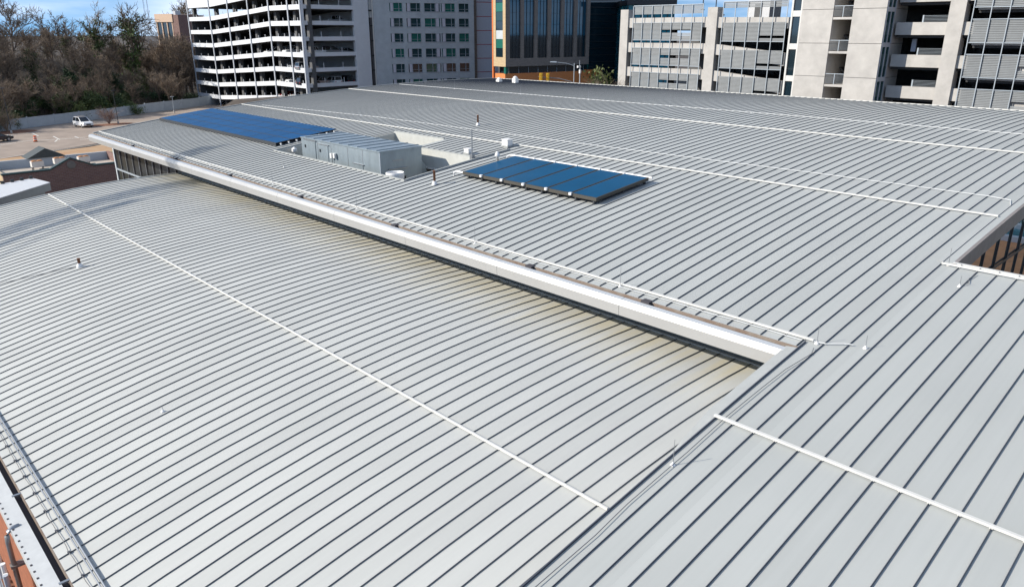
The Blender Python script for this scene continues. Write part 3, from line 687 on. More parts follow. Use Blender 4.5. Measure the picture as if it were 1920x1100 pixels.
MB().tube([((cu1 + .12) * S, (cv0 - .3) * S, zr(cu1) + .26), ((cu1 + .12) * S, (cv1 + .4) * S, zr(cu1) + .26), ((cu1 + .12) * S, (cv1 + .75) * S, zr(cu1) + .24), ((cu1 - .1) * S, (cv1 + .95) * S, zr(cu1) + .18), ((cu1 - .1) * S, (cv1 + .95) * S, zr(cu1) - .0)], .045, 8).build('return_pipe', 'pipe_white', col)
MB().tube([((cu0 + .1) * S, (cv1 - .1) * S, zr(cu0) + .22), ((cu0 + .1) * S, (cv1 + .9) * S, zr(cu0) + .22), ((cu0 - .05) * S, (cv1 + 1.15) * S, zr(cu0) + .16), ((cu0 - .05) * S, (cv1 + 1.15) * S, zr(cu0) - .0)], .045, 8).build('supply_pipe', 'pipe_white', col)
for u in (cu0 + .5, (cu0 + cu1) / 2, cu1 - .5): MB().box(u * S - .03, u * S + .03, (cv0 - .05) * S, (cv1 + .05) * S, zr(u) + .06, zr(u) + .13).build('mounting_rail', 'dark_frame', col)
for k in range(39, 57, 2): MB().box(cu0 * S - .02, cu0 * S + .06, k * S - .04, k * S + .04, zr(cu0) + .0, zr(cu0) + .135).build('foot', 'dark_frame', col)

# ---- pipes and ladder on the terracotta wall under the west eave
xw = 3.32 * S
px0 = 2.78 * S
t = thing('downpipe', 'thick grey downpipe with gooseneck on the terracotta wall under the gutter', 'downpipe', (px0, 36.3 * S, 0))
zt = H - 21.35 * S
MB().tube([(0, 0, 0), (0, 0, zt - .30), (.01, 0, zt - .14), (.05, 0, zt - .05), (.13, 0, zt), (.26, 0, zt)], .05, 10).build('pipe', 'steel', t, True)
for z in (zt - .9, zt - 1.8, zt - 3.2, zt - 5): MB().box(-.07, xw - px0, -.09, .09, z, z + .05).build('bracket', 'brown_grey', t)
q0 = at_x(8, 1045, 2.45 * S)
t = thing('pipe_rack', 'rack of white vertical pipes beside the downpipe below the west eave', 'pipe rack', (2.45 * S, q0[1], 0))
for i in range(7): MB().tube([(-.10 + .02 * (i % 3), -.55 + .22 * i, 0), (-.10 + .02 * (i % 3), -.55 + .22 * i, q0[2] - .05 - .12 * (i % 2))], .05, 8).build('pipe', 'pipe_white' if i % 3 else 'garage_column', t)
for k in (.55, 2.6, 5.0): MB().box(-.14, .02, -.75, 1.0, q0[2] - k, q0[2] - k + .05).build('crossbar', 'rust_pipe', t)

# ================================================================== VEHICLES
def make_car(kind, paint):
    """x forward; origin on the ground under the middle"""
    root = link(kind, None)
    if kind == 'pickup_truck': L, W, prof, cab = 5.5, 1.9, [(-2.7, .55), (-2.75, 1.0), (-2.7, 1.12), (-.75, 1.12), (.95, 1.12), (2.3, 1.06), (2.65, .95), (2.72, .5), (2.5, .38), (-2.5, .42)], [(-.85, 1.10), (-.7, 1.82), (.25, 1.85), (1.05, 1.10)]
    elif kind == 'suv': L, W, prof, cab = 4.9, 1.9, [(-2.4, .45), (-2.45, .9), (-2.4, 1.12), (1.0, 1.12), (2.1, 1.05), (2.4, .9), (2.45, .48), (2.2, .35), (-2.2, .38)], [(-2.38, 1.10), (-2.2, 1.82), (.15, 1.86), (1.15, 1.10)]
    else: L, W, prof, cab = 4.6, 1.8, [(-2.2, .4), (-2.3, .8), (-2.2, .98), (-1.5, 1.0), (1.0, .95), (2.1, .82), (2.3, .7), (2.3, .42), (2.0, .3), (-2.0, .32)], [(-1.75, .97), (-1.0, 1.42), (.2, 1.44), (1.1, .94)]
    w = W / 2
    mb = MB(); i0 = 0; n = len(prof)
    secs = [(-w, .94), (-w + .06, 1.0), (w - .06, 1.0), (w, .94)]
    for y, s in secs: mb.v += [(x * (s if abs(x) > 1 else 1), y, .32 + (z - .32) * s) for x, z in prof]
    for a in range(3):
        for k in range(n):
            j = (k + 1) % n; mb.f.append((a * n + k, a * n + j, (a + 1) * n + j, (a + 1) * n + k)); mb.mi.append(0)
    mb.f.append(tuple(range(n - 1, -1, -1))); mb.mi.append(0); mb.f.append(tuple(range(3 * n, 4 * n))); mb.mi.append(0)
    b = mb.build('body', paint, root)
    mb = MB(); wt = w - .22
    lo = [(x, z) for x, z in (cab[0], cab[3])]; c0, c1, c2, c3 = cab
    mb.hexa([(c0[0], -w + .05, c0[1]), (c3[0], -w + .05, c3[1]), (c3[0], w - .05, c3[1]), (c0[0], w - .05, c0[1]), (c1[0], -wt, c1[1]), (c2[0], -wt, c2[1]), (c2[0], wt, c2[1]), (c1[0], wt, c1[1])])
    mb.build('windows', 'car_glass', root)
    mb = MB(); mb.hexa([(c1[0] - .03, -wt - .02, c1[1] - .02), (c2[0] + .03, -wt - .02, c2[1] - .02), (c2[0] + .03, wt + .02, c2[1] - .02), (c1[0] - .03, wt + .02, c1[1] - .02), (c1[0] + .1, -wt + .08, c1[1] + .05), (c2[0] - .1, -wt + .08, c2[1] + .05), (c2[0] - .1, wt - .08, c2[1] + .05), (c1[0] + .1, wt - .08, c1[1] + .05)])
    for sy in (-1, 1):
        for (p, q) in ((c0, c1), (c3, c2)): mb.tube([(p[0], sy * (w - .06), p[1]), (q[0], sy * (wt + .01), q[1])], .05, 4)
        xm = (c1[0] + c2[0]) / 2; mb.tube([(xm, sy * (w - .06), c0[1]), (xm, sy * (wt + .01), c1[1])], .05, 4)
    mb.build('roof', paint, root)
    for sx in (-1, 1):
        for sy in (-1, 1):
            o = link('wheel', None, root, (sx * L * .30, sy * (w - .1), .34)) if False else None
            mb = MB(); mb.tube([(sx * L * .30, sy * (w - .22), .34), (sx * L * .30, sy * (w + .01), .34)], .34, 14)
            wo = mb.build('wheel', 'black_rubber', root)
            MB().tube([(sx * L * .30, sy * (w + .012), .34), (sx * L * .30, sy * (w + .022), .34)], .2, 10).build('rim', 'car_silver', wo)
    fx_ = max(p[0] for p in prof)
    for sy in (-1, 1):
        MB().box(fx_ - .16, fx_ + .005, sy * .62 - .17, sy * .62 + .17, .72, .88).build('headlight', 'lamp_glass', root)
        MB().box(-fx_ + .0, -fx_ + .1, sy * .7 - .1, sy * .7 + .1, .75, .95).build('tail_light', 'car_red', root)
    MB().box(fx_ - .05, fx_ + .012, -.42, .42, .5, .74).build('grille', 'dark_frame', root)
    return root
car_protos = {}
def place_car(kind, paint, loc, heading, label, group=None):
    k = (kind, paint)
    o = copy_tree(car_protos[k]) if k in car_protos else car_protos.setdefault(k, make_car(kind, paint))
    o.location = loc; o.rotation_euler.z = heading; tag(o, label, {'pickup_truck': 'truck', 'suv': 'suv'}.get(kind, 'car'), group); return o
p = at_z(157, 238, 0); suv_o = place_car('suv', 'car_white', (p[0], p[1], .01), R(-82), 'white suv parked alone by the grey fence across the lot')
MB().box(-1.6, .1, -.66, .66, 1.93, 1.98).build('roof_rack', 'brown_grey', suv_o)
p = at_z(-4, 266, 0); place_car('sedan', 'car_dark', (p[0], p[1], .01), R(20), 'dark sedan at the edge of the parking lot beyond the orange barrel')
p = at_fwd(1048, 152, 98); place_car('suv', 'car_dark', (p[0], p[1], 7.05), R(70), 'dark car on the street beneath the yellow traffic signals')
# ---- traffic barrel
p = at_z(67, 266, 0); t = thing('traffic_barrel', 'orange and white striped traffic barrel on the parking lot', 'traffic barrel', p)
MB().lathe([(.36, 0), (.36, .08), (.28, .09)], 16).build('base', 'black_rubber', t)
MB().lathe([(.28, .09), (.27, .32)], 16).build('lower_band', 'barrel_orange', t)
MB().lathe([(.265, .32), (.26, .48)], 16).build('white_band', 'white_paint', t)
MB().lathe([(.255, .48), (.25, .68)], 16).build('middle_band', 'barrel_orange', t)
MB().lathe([(.245, .68), (.24, .82)], 16).build('white_band', 'white_paint', t)
MB().lathe([(.235, .82), (.22, 1.02), (.1, 1.04)], 16).build('top_band', 'barrel_orange', t)

# ---- grey fence wall along the foot of the slope, in panels
fen = thing('fence_wall', 'long pale grey panel fence at the foot of the wooded slope', 'fence', (WA.x, WA.y, 0), math.atan2(WD.y, WD.x))
pm_ = MB().box(.04, 5.96, -.06, .06, 0, 2.0).mesh('panel', 'fence_grey'); po_ = MB().box(-.1, .1, -.1, .1, 0, 2.15).mesh('post', 'fence_grey')
for i in range(-5, 12):
    st = .12 * max(0, (i - 3) // 3)
    link('panel', pm_, fen, (i * 6, 0, st)); link('post', po_, fen, (i * 6, 0, st))
    if st: MB().box(i * 6 + .04, i * 6 + 5.96, -.05, .05, 0, st - .004).build('panel_foot', 'fence_grey', fen)

# ---- lamp posts and poles
def lamp_post(loc, h, label, arm=0, az=0, m='dark_frame'):
    t = thing('lamp_post', label, 'lamp post', loc, az)
    MB().lathe([(.18, 0), (.18, .5), (.10, .55)], 12).build('base', 'concrete', t)
    MB().tube([(0, 0, .5), (0, 0, h)], .075, 8, .05).build('pole', m, t)
    if arm:
        MB().tube([(0, 0, h - .3), (arm * .4, 0, h), (arm, 0, h + .15)], .04, 6).build('arm', m, t)
        MB().hexa([(arm - .1, -.16, h + .1), (arm + .75, -.14, h + .14), (arm + .75, .14, h + .14), (arm - .1, .16, h + .1), (arm - .1, -.1, h + .24), (arm + .65, -.08, h + .24), (arm + .65, .08, h + .24), (arm - .1, .1, h + .24)]).build('lamp_head', m, t)
    else: MB().box(-.35, .35, -.15, .15, h, h + .12).build('lamp_head', m, t)
    return t
p = at_z(22, 250, 0); lamp_post(p, 8.0, 'dark lamp post in the mulch bed on the left of the lot', 0)
p = at_z(222, 232, 0); lamp_post(p, 6.5, 'dark lamp post beside the pinkish bare bush by the fence', 0)
p = at_z(327, 212, 0); lamp_post(p, 3.6, 'short thin pale post by the fence near the photovoltaic array', 0, 0, 'mullion')
p = at_fwd(1076, 150, 100); lamp_post((p[0], p[1], 7), p[2] - 7 + 2.05, 'pale street lamp with one arm over the street beside the brick office', 2.4, math.pi - YAW, 'mullion')
p = at_fwd(1087, 150, 99); t = thing('camera_pole', 'pale pole with white cameras beside the street lamp', 'pole', (p[0], p[1], 7))
zt = p[2] - 7 + 1.7; MB().tube([(0, 0, 0), (0, 0, zt)], .09, 8, .06).build('pole', 'mullion', t)
MB().box(-.5, .05, -.1, .1, zt - .2, zt + .05).build('camera', 'pipe_white', t); MB().box(-.1, .12, -.1, .1, zt - .9, zt - .45).build('camera', 'pipe_white', t); MB().tube([(-.1, 0, zt), (-.1, 0, zt + .7)], .03, 6).build('antenna', 'mullion', t)
# traffic signal: mast arm with two yellow heads
ps = at_fwd(1087, 158, 96); t = thing('traffic_signal', 'mast arm traffic signal with two yellow heads over the street', 'traffic signal', (ps[0], ps[1], 7), -YAW)
za = at_fwd(1050, 146, 96)[2] - 7; w1 = (1087 - 1018) / FPX * 96 * 1.02; w2 = (1087 - 1030) / FPX * 96 * 1.02
MB().tube([(0, 0, 0), (0, 0, za - .9)], .12, 8).build('pole', 'brown_grey', t)
MB().tube([(0, 0, za - 1.0), (-1.2, 0, za - .45), (-2.6, 0, za - .1), (-w1 - .3, 0, za + .1)], .07, 8).build('arm', 'brown_grey', t)
for w_ in (w1, w2):
    hd = MB().box(-w_ - .2, -w_ + .2, -.18, .12, za - .5, za + .55).build('signal_head', 'signal_yellow', t)
    for dz in (-.3, .03, .36): MB().tube([(-w_, -.19, za + dz), (-w_, -.36, za + dz)], .13, 10).build('visor', 'signal_yellow', hd)

# ---- radio masts and beige building on the hill
for px, fw, lab in ((277, 420, 'slender lattice radio mast rising behind the wooded slope'), (283.5, 470, 'second fainter lattice radio mast behind the wooded slope')):
    p = at_fwd(px, 60, fw); t = thing('radio_mast', lab, 'radio mast', (p[0], p[1], ground_z(p[0], p[1])))
    hh = 42 if px < 280 else 38
    mb = MB()
    for k in range(3):
        a = 2 * math.pi * k / 3; mb.tube([(.5 * math.cos(a), .5 * math.sin(a), 0), (.22 * math.cos(a), .22 * math.sin(a), hh)], .05, 4)
    mb.build('legs', 'steel', t); mb = MB()
    for i in range(30):
        z0, z1 = hh * i / 30, hh * (i + 1) / 30; a, b = 2 * math.pi * (i % 3) / 3, 2 * math.pi * ((i + 1) % 3) / 3; r = .5 - .28 * i / 30
        mb.tube([(r * math.cos(a), r * math.sin(a), z0), (r * math.cos(b), r * math.sin(b), z1)], .03, 3)
    mb.build('lattice', 'steel', t)
def wbox(mb, A, d, a0, a1, n, t0, t1, z0, z1):   # box in a rotated frame: along d from A, outward n
    P = lambda a, t, z: (A[0] + d[0] * a + n[0] * t, A[1] + d[1] * a + n[1] * t, z)
    mb.hexa([P(a0, t0, z0), P(a1, t0, z0), P(a1, t1, z0), P(a0, t1, z0), P(a0, t0, z1), P(a1, t0, z1), P(a1, t1, z1), P(a0, t1, z1)]); return mb
def azd(deg):   # unit horizontal direction at an azimuth right of the camera's heading
    a = YAW + R(deg); return (math.sin(a), math.cos(a))
p = at_fwd(297, 62, 262); t = thing('hill_building', 'beige office block with dark window bays on the wooded hill beside the garage', 'building', (0, 0, 0))
d = azd(118); n_ = azd(208); gz0 = ground_z(p[0], p[1]) - 1; zt = at_fwd(297, 27, 262)[2]
wb = lambda a0, a1, t0, t1, z0, z1, nm, m, par=t: wbox(MB(), p, d, a0, a1, n_, t0, t1, z0, z1).build(nm, m, par)
wb(0, 9, -10, 0, gz0, zt - 2.5, 'wall', 'brick_grey'); wb(-.2, 8.4, -10, .5, zt - 2.5, zt, 'top_band', 'beige_wall'); wb(8.2, 11, -10.2, .3, gz0, zt - .3, 'end_wall', 'brick_red')
for i in range(3): wb(.5 + 2.5 * i, 2.6 + 2.5 * i, .0, .06, gz0 + 1, zt - 2.6, 'window', 'dark_glass')
for i in range(4): wb(.05 + 2.5 * i, .42 + 2.5 * i, .0, .3, gz0, zt - 2.5, 'pier', 'beige_wall')
wb(8.4, 9.6, -2, 0, zt - .3, zt + .9, 'roof_box', 'panel_white')

# ================================================================== BRICK BUILDING with rooftop condensers
ZB = 4.0
b0 = at_z(0, 330, ZB); YB = at_z(94, 320, ZB)[1]; x_at = lambda px, py: at_y(px, py, YB)[0]
brk = thing('brick_building', 'low brick building with gabled parapets and a flat tan roof', 'building', (0, 0, 0))
xl, xr = at_y(5, 330, YB)[0], at_y(250, 300, YB)[0]
gp = at_y(131, 298, YB); ga, gb = x_at(94, 321), x_at(177, 312)
YB2 = at_z(0, 305, ZB)[1]
MB().prism([(xl, 0), (xr, 0), (xr, ZB), (gb, ZB), (gp[0], gp[2]), (ga, ZB), (xl, ZB)], YB, YB + .35).build('front_wall', 'brick_red', brk)
def ridge(p, q, th=.16, wd=.28, y0=YB - .06):
    mb = MB(); mb.hexa([(p[0], y0, p[1]), (q[0], y0, q[1]), (q[0], y0 + .5, q[1]), (p[0], y0 + .5, p[1]), (p[0], y0, p[1] + th), (q[0], y0, q[1] + th), (q[0], y0 + .5, q[1] + th), (p[0], y0 + .5, p[1] + th)]); mb.build('coping', 'green_coping', brk)
ridge((xl - .1, ZB + .003), (ga, ZB + .003)); ridge((ga, ZB + .004), (gp[0], gp[2] + .004)); ridge((gp[0], gp[2] + .006), (gb, ZB + .006)); ridge((gb, ZB + .005), (xr, ZB + .005))
c = at_y(133.5, 309, YB); mdl = MB().lathe([(.42, 0), (.42, .08), (.3, .1)], 24).build('medallion', 'brick_grey', brk); mdl.matrix_local = Matrix.Translation((c[0], YB - .002, c[2])) @ Matrix.Rotation(R(90), 4, 'X')
MB().box(xl, xr, YB + .35, YB2, ZB - 1.0, ZB - .8).build('flat_roof', 'flat_roof', brk)
MB().box(xl, xl + .35, YB + .36, YB2, 0, ZB - .002).build('side_wall', 'brick_buff', brk)
MB().box(xl + .36, xr, YB2, YB2 + .3, 0, ZB + .1).build('rear_parapet', 'fence_grey', brk)
MB().box(xr, xr + .3, YB, YB2 + .3, 0, ZB + .1).build('side_wall', 'brick_red', brk)
g0, g1, g2 = at_y(50, 300, YB2)[0], at_y(83, 278, YB2), at_y(123, 292, YB2)[0]
MB().prism([(g0, ZB + .1), (g2, ZB + .1), (g1[0], g1[2])], YB2 - .2, YB2 + 2.5).build('gable_roof', 'gable_roof', brk)
for px, py, lab in ((70, 309, 'left'), (112, 303, 'middle'), (157, 300, 'right')):
    q = at_z(px, py, ZB - .2)
    t = thing('condenser_unit', {'left': 'cream rooftop condenser with rust top at the open left end of the brick building roof', 'middle': 'cream rooftop condenser half hidden behind the brick gable', 'right': 'cream rooftop condenser to the right of the brick gable near the glass wall'}[lab], 'condenser', (q[0], q[1], ZB - .8), 0, 'condensers on the brick building'); t.scale = (.74, .74, .74)
    MB().box(-.8, .8, -.55, .55, .55, 1.35).build('casing', 'unit_cream', t); MB().box(-.7, .7, -.45, .45, 1.35, 1.42).build('top', 'rooftop_rust', t)
    for k in (-.35, .35): MB().lathe([(.28, 1.42), (.28, 1.5), (.1, 1.5)], 14, (k, 0)).build('fan', 'rooftop_rust', t)
    for sx in (-.65, .65):
        for sy in (-.4, .4): MB().box(sx - .05, sx + .05, sy - .05, sy + .05, 0, .55).build('leg', 'dark_frame', t)
    MB().box(.0, 1.3, -1.1, -.7, .0, .3).build('duct', 'green_coping', t)
# ---- white canopy roof below the brick wall
ZC = 6.3
cp = [at_z(0, 345, ZC), at_z(62, 334, ZC), at_z(94, 342, ZC), at_z(0, 371, ZC)]
k0 = cp[1][0] - 10, cp[1][1]; t = thing('canopy', 'white flat canopy roof with grey edge beyond the low left roof', 'canopy')
cyl = 0.62
A0 = (cp[3][0] - 7, cp[3][1] + (cp[3][1] - cp[2][1]) / (cp[3][0] - cp[2][0]) * -7); B0 = (cp[0][0] - 7, cp[0][1] + (cp[0][1] - cp[1][1]) / (cp[0][0] - cp[1][0]) * -7)
poly = [A0, cp[2][:2], cp[1][:2], B0]
mb = MB(); mb.prism(poly, ZC - .06, ZC, 'z'); mb.build('membrane', 'panel_white', t)
ctr = np.mean([q[:2] for q in poly], axis=0); inn = [tuple(ctr + (np.array(q[:2]) - ctr) * .995) for q in poly]
MB().prism(inn, ZC - cyl, ZC - .061, 'z').build('edge_beam', 'trim_grey', t)
inn = [tuple(ctr + (np.array(q[:2]) - ctr) * .9) for q in poly]; MB().prism(inn, 0, ZC - cyl, 'z').build('wall', 'block_grey', t)
for i in range(14):
    f = i / 13; MB().box(-.12, .12, -.06, .06, 0, .22).build('stud', 'dark_frame', t).location = (B0[0] + (cp[1][0] - B0[0]) * f * .98, B0[1] + (cp[1][1] - B0[1]) * f * .98 - .15, ZC)

# ================================================================== WHITE PARKING GARAGE on the left
XG = 80.0
lg = thing('white_parking_garage', 'white multi-storey parking garage with sloping decks at the end of the wood', 'garage')
cxs = [at_x(x, 95, XG)[1] for x in (362.9, 403, 437.3, 474.6, 512.7, 548, 571)]
ptc = at_x(352, 33, XG)[2] - at_x(352, 57, XG)[2]          # storey pitch
z_l = at_x(352, 33, XG)[2]                                  # top of the first spandrel below the parapet, left end
z_r = at_x(567, 39, XG)[2]                                  # the corresponding spandrel at the right end
z_r0 = z_r + (ptc if z_r - z_l < 0.8 else 0)
rise = z_r0 - z_l
while rise > ptc * .9: rise -= ptc
BH = .95
def zoff(i): return [0, 0, rise / 3, rise * 2 / 3, rise, rise, rise][i]
levels = list(range(-1, 8))
for n in levels:
    for i in range(6):
        ya, yb = cxs[i], cxs[i + 1]; za, zb = z_l - n * ptc + zoff(i), z_l - n * ptc + zoff(i + 1)
        if za - BH < -.5: continue
        hh = 2.6 if n == -1 else 0
        MB().hexa([(XG - .15, ya - .22, za - BH), (XG - .15, yb + .22, zb - BH), (XG + .12, yb + .22, zb - BH), (XG + .12, ya - .22, za - BH), (XG - .15, ya - .22, za + hh), (XG - .15, yb + .22, zb + hh), (XG + .12, yb + .22, zb + hh), (XG + .12, ya - .22, za + hh)]).build('spandrel', 'garage_white', lg)
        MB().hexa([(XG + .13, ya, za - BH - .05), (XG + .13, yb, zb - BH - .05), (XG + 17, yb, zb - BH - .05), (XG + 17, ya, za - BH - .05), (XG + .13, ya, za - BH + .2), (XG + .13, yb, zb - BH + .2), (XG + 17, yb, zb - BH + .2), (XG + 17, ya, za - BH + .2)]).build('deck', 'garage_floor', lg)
        if n >= 0:
            for k in (.36, .68):
                y = ya + (yb - ya) * k; z = za + (zb - za) * k; MB().box(XG - .05, XG + .03, y - .05, y + .05, z, z + .62).build('railing_post', 'garage_white', lg)
ztp = z_l + ptc + rise + 3
for i, y in enumerate(cxs):
    mb = MB(); mb.box(XG - .32, XG - .16, y - .2, y + .2, -1, ztp)
    mb.build('column', 'garage_column', lg)
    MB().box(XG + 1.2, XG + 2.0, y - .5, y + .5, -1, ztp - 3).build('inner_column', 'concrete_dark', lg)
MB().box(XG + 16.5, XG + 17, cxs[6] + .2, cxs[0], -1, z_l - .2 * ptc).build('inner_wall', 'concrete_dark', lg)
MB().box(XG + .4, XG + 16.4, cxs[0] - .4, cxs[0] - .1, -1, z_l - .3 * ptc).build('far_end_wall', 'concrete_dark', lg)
# shaded end face
yf = cxs[6]; xe = at_y(668, 60, yf - .1)[0]
for n in levels:
    z = z_l - n * ptc + rise
    if z - BH < -.5: continue
    hh = 1.0 if n == -1 else 0
    MB().box(XG + .35, xe - .5, yf - .15, yf + .12, z - BH * .85, z + hh).build('spandrel', 'garage_white', lg)
    for k in (.33, .7): MB().box(XG + (xe - XG) * k - .05, XG + (xe - XG) * k + .05, yf - .05, yf + .03, z, z + 1.0).build('railing_post', 'garage_white', lg)
MB().box(XG - .15, XG + .345, yf - .32, yf - .001, -1, ztp).build('corner_pier', 'garage_white', lg)
MB().box(xe - .5, xe + 3.2, yf - .3, yf + .5, -1, ztp).build('end_pier', 'garage_white', lg)
MB().box(xe + 2.8, xe + 3.2, yf + .5, yf + 40, -1, ztp).build('side_wall', 'garage_white', lg)
# cars parked on its decks
gcars = [(0, 3, .30, 'pickup_truck', 'car_white'), (0, 3, .75, 'suv', 'car_silver'), (0, 4, .5, 'suv', 'car_white')]
spots = [(1, 3, .35, 'car_white', 'sedan'), (1, 3, .75, 'car_silver', 'suv'), (3, 3, .35, 'car_white', 'suv'), (3, 3, .8, 'car_white', 'sedan'), (3, 4, .35, 'car_white', 'pickup_truck'), (4, 4, .5, 'car_silver', 'suv'), (5, 3, .85, 'car_white', 'sedan'), (5, 4, .3, 'car_white', 'suv'), (5, 4, .75, 'car_silver', 'suv'), (6, 4, .35, 'car_white', 'sedan'), (6, 3, .85, 'car_red', 'sedan'), (7, 0, .55, 'car_white', 'suv'), (7, 1, .2, 'car_red', 'sedan')]
ordn = ['top', 'second', 'third', 'fourth', 'fifth', 'sixth', 'seventh', 'eighth']
cn_ = {'car_white': 'white', 'car_silver': 'silver', 'car_red': 'red', 'car_dark': 'dark'}
for (n, i, k, paint, kind) in spots:
    y = cxs[i] + (cxs[i + 1] - cxs[i]) * k; z = z_l - (n + 1) * ptc + zoff(i) + (zoff(i + 1) - zoff(i)) * k + ptc - BH + .21
    sl_ = (zoff(i + 1) - zoff(i)) / (cxs[i + 1] - cxs[i])
    o = place_car(kind, paint, (XG + 3.6, y, z), R(180), f'{cn_[paint]} {kind.replace("_", " ")} nose out on the {ordn[n]} deck of the sunlit white garage front', 'cars parked in the white garage')
for (n, fr, paint, kind, hd) in [(1, .72, 'car_silver', 'pickup_truck', 180), (3, .22, 'car_white', 'pickup_truck', 0), (3, .6, 'car_silver', 'suv', 0), (3, .88, 'car_silver', 'sedan', 0), (4, .08, 'car_silver', 'suv', 0), (5, .08, 'car_dark', 'suv', 0), (5, .30, 'car_silver', 'pickup_truck', 0), (5, .55, 'car_white', 'suv', 90), (5, .80, 'car_dark', 'suv', 90)]:
    z = z_l - n * ptc + rise - BH + .21
    place_car(kind, paint, (XG + (xe - XG) * fr + 1.0, yf + 3.2, z), R(hd + 180 if kind == 'pickup_truck' else hd), f'{cn_[paint]} {kind.replace("_", " ")} on the {ordn[n]} deck at the shaded white garage end', 'cars parked in the white garage')

# ================================================================== GREY BUILDING with window groups
P0 = at_fwd(702, 60, 172)[:2]; d1 = azd(70); nb = azd(-20)                      # facade runs along d1, body goes back along nb
gb_ = thing('grey_building', 'grey panelled building with regular rows of green glass windows', 'building')
def fpos(px, py):   # pixel -> (along, z) on the facade plane
    r = ray(px, py); A = np.array([[r[0], -d1[0]], [r[1], -d1[1]]]); t, a = np.linalg.solve(A, np.array(P0)); return a, H + t * r[2]
FW = fpos(889, 60)[0]; ZT = 40
F = lambda mb, a0, a1, t0, t1, z0, z1: wbox(mb, P0, d1, a0, a1, nb, t0, t1, z0, z1)
F(MB(), 0, FW, .30, 34, 0, ZT).build('body', 'block_grey', gb_)
wxs = [(475, 605), (640, 783), (820, 975), (985, 1125), (1160, 1262)]
# facade skin with real openings: piers and bands around the window grid
rowz = []
for r_ in range(-4, 8):
    y0 = (35 + 151 * r_) / 5.333; y1 = (118 + 151 * r_) / 5.333
    zt, zb = fpos(800, y0)[1], fpos(800, y1)[1]
    if zb > 3: rowz.append((zt, zb, r_))
wa = []
for i, (a, b) in enumerate(wxs):
    q0, q1 = fpos(640 + (a + 18) / 5.333, 60)[0], fpos(640 + (b + 16) / 5.333, 60)[0]; wa.append((q0, q1))
edges = [0] + [e for w in wa for e in w] + [FW]
for i in range(0, len(edges), 2): F(MB(), edges[i], edges[i + 1], 0, .299, 0, ZT).build('pier', 'block_grey', gb_)
zs = sorted(rowz); prev = 0
for (q0, q1) in wa:
    prev = 0
    for zt, zb, _ in sorted(rowz): 
        F(MB(), q0 + .002, q1 - .002, .004, .299, prev, zb).build('band', 'block_grey', gb_); prev = zt
    F(MB(), q0 + .002, q1 - .002, .004, .299, prev, ZT).build('band', 'block_grey', gb_)
for zt, zb, r_ in rowz:
    for i, (q0, q1) in enumerate(wa):
        w = MB(); F(w, q0 + .02, q1 - .02, .20, .28, zb + .02, zt - .02); wo = w.build('window', 'window_glass' if (i + r_) % 3 else 'green_glass', gb_)
        W_ = q1 - q0; left_panel = i != 2
        if i < 4:
            if left_panel: F(MB(), q0 + .07 * W_, q0 + .27 * W_, .03, .199, zb + .03, zt - .03).build('side_panel', 'curtain', wo)
            else: F(MB(), q1 - .27 * W_, q1 - .07 * W_, .03, .199, zb + .03, zt - .03).build('side_panel', 'curtain', wo)
        x0, x1 = (q0 + .30 * W_, q1) if (i < 4 and left_panel) else ((q0, q1 - .30 * W_) if i == 2 else (q0, q1))
        f_ = MB(); m_ = x0 + (x1 - x0) * .62
        F(f_, x0 - .04, x0 + .04, .06, .199, zb + .02, zt - .02); F(f_, m_ - .05, m_ + .05, .06, .199, zb + .02, zt - .02); F(f_, x1 - .08, x1 - .02, .06, .199, zb + .02, zt - .02)
        F(f_, x0, x1, .08, .19, zb + .30 * (zt - zb) - .03, zb + .30 * (zt - zb) + .03); f_.build('frame', 'mullion', wo)
        F(MB(), q0 - .05, q1 + .05, -.08, -.002, zb - .10, zb - .01).build('sill', 'mullion', wo)
# its sunlit left flank with pale corner strips
F(MB(), -.55, -.001, .5, 34, 0, ZT).build('flank_wall', 'panel_white', gb_)
F(MB(), -.30, -.05, .05, .40, 0, ZT).build('corner_pipe', 'white_paint', gb_); F(MB(), -.75, -.56, .45, .9, 0, ZT).build('corner_pipe', 'white_paint', gb_)
# recessed pale panel bay with red joints, between the grey building and the brick office
pb = thing('panel_building', 'pale blue grey panelled tower strip with thin red horizontal joints', 'building')
for_b = fpos(926.5, 60)[0]
F(MB(), FW + .05, FW + 1.1, 1.5, 20, 0, ZT).build('dark_return', 'brick_grey', pb)
z = fpos(905, 136)[1] - 6 * 3.05; zpitch = (fpos(905, 31)[1] - fpos(905, 136)[1]) / 4
z = fpos(905, 136)[1] - 3 * zpitch
while z < ZT:
    F(MB(), FW + 1.1, for_b + 1.6, 2.0, 20, z + .07, z + zpitch - .07).build('wall_panel', 'pale_panel', pb)
    F(MB(), FW + 1.1, for_b + 1.6, 2.06, 19.9, z - .068, z + .068).build('joint', 'red_line', pb); z += zpitch

# ================================================================== BRICK AND GLASS OFFICE
O0 = at_fwd(948, 60, 140)[:2]; d2 = azd(53); n2 = azd(-37)
off_ = thing('brick_glass_office', 'brick framed office with tall dark blue glass bays above an orange base', 'building')
def opos(px, py):
    r = ray(px, py); A = np.array([[r[0], -d2[0]], [r[1], -d2[1]]]); t, a = np.linalg.solve(A, np.array(O0)); return a, H + t * r[2]
G = lambda mb, a0, a1, t0, t1, z0, z1: wbox(mb, O0, d2, a0, a1, n2, t0, t1, z0, z1)
OW = opos(1106, 60)[0]; zb_ = opos(1000, 124)[1]; zw_ = opos(1000, 109)[1]; zo_ = opos(1000, 137)[1]
rl = ray(925, 60); A = np.array([[rl[0], -n2[0]], [rl[1], -n2[1]]]); OD = np.linalg.solve(A, np.array(O0))[1]      # depth of the lit flank
piers = [(365, 406), (515, 548), (652, 685), (785, 820), (918, 950), (1048, 1082), (1175, 1207)]
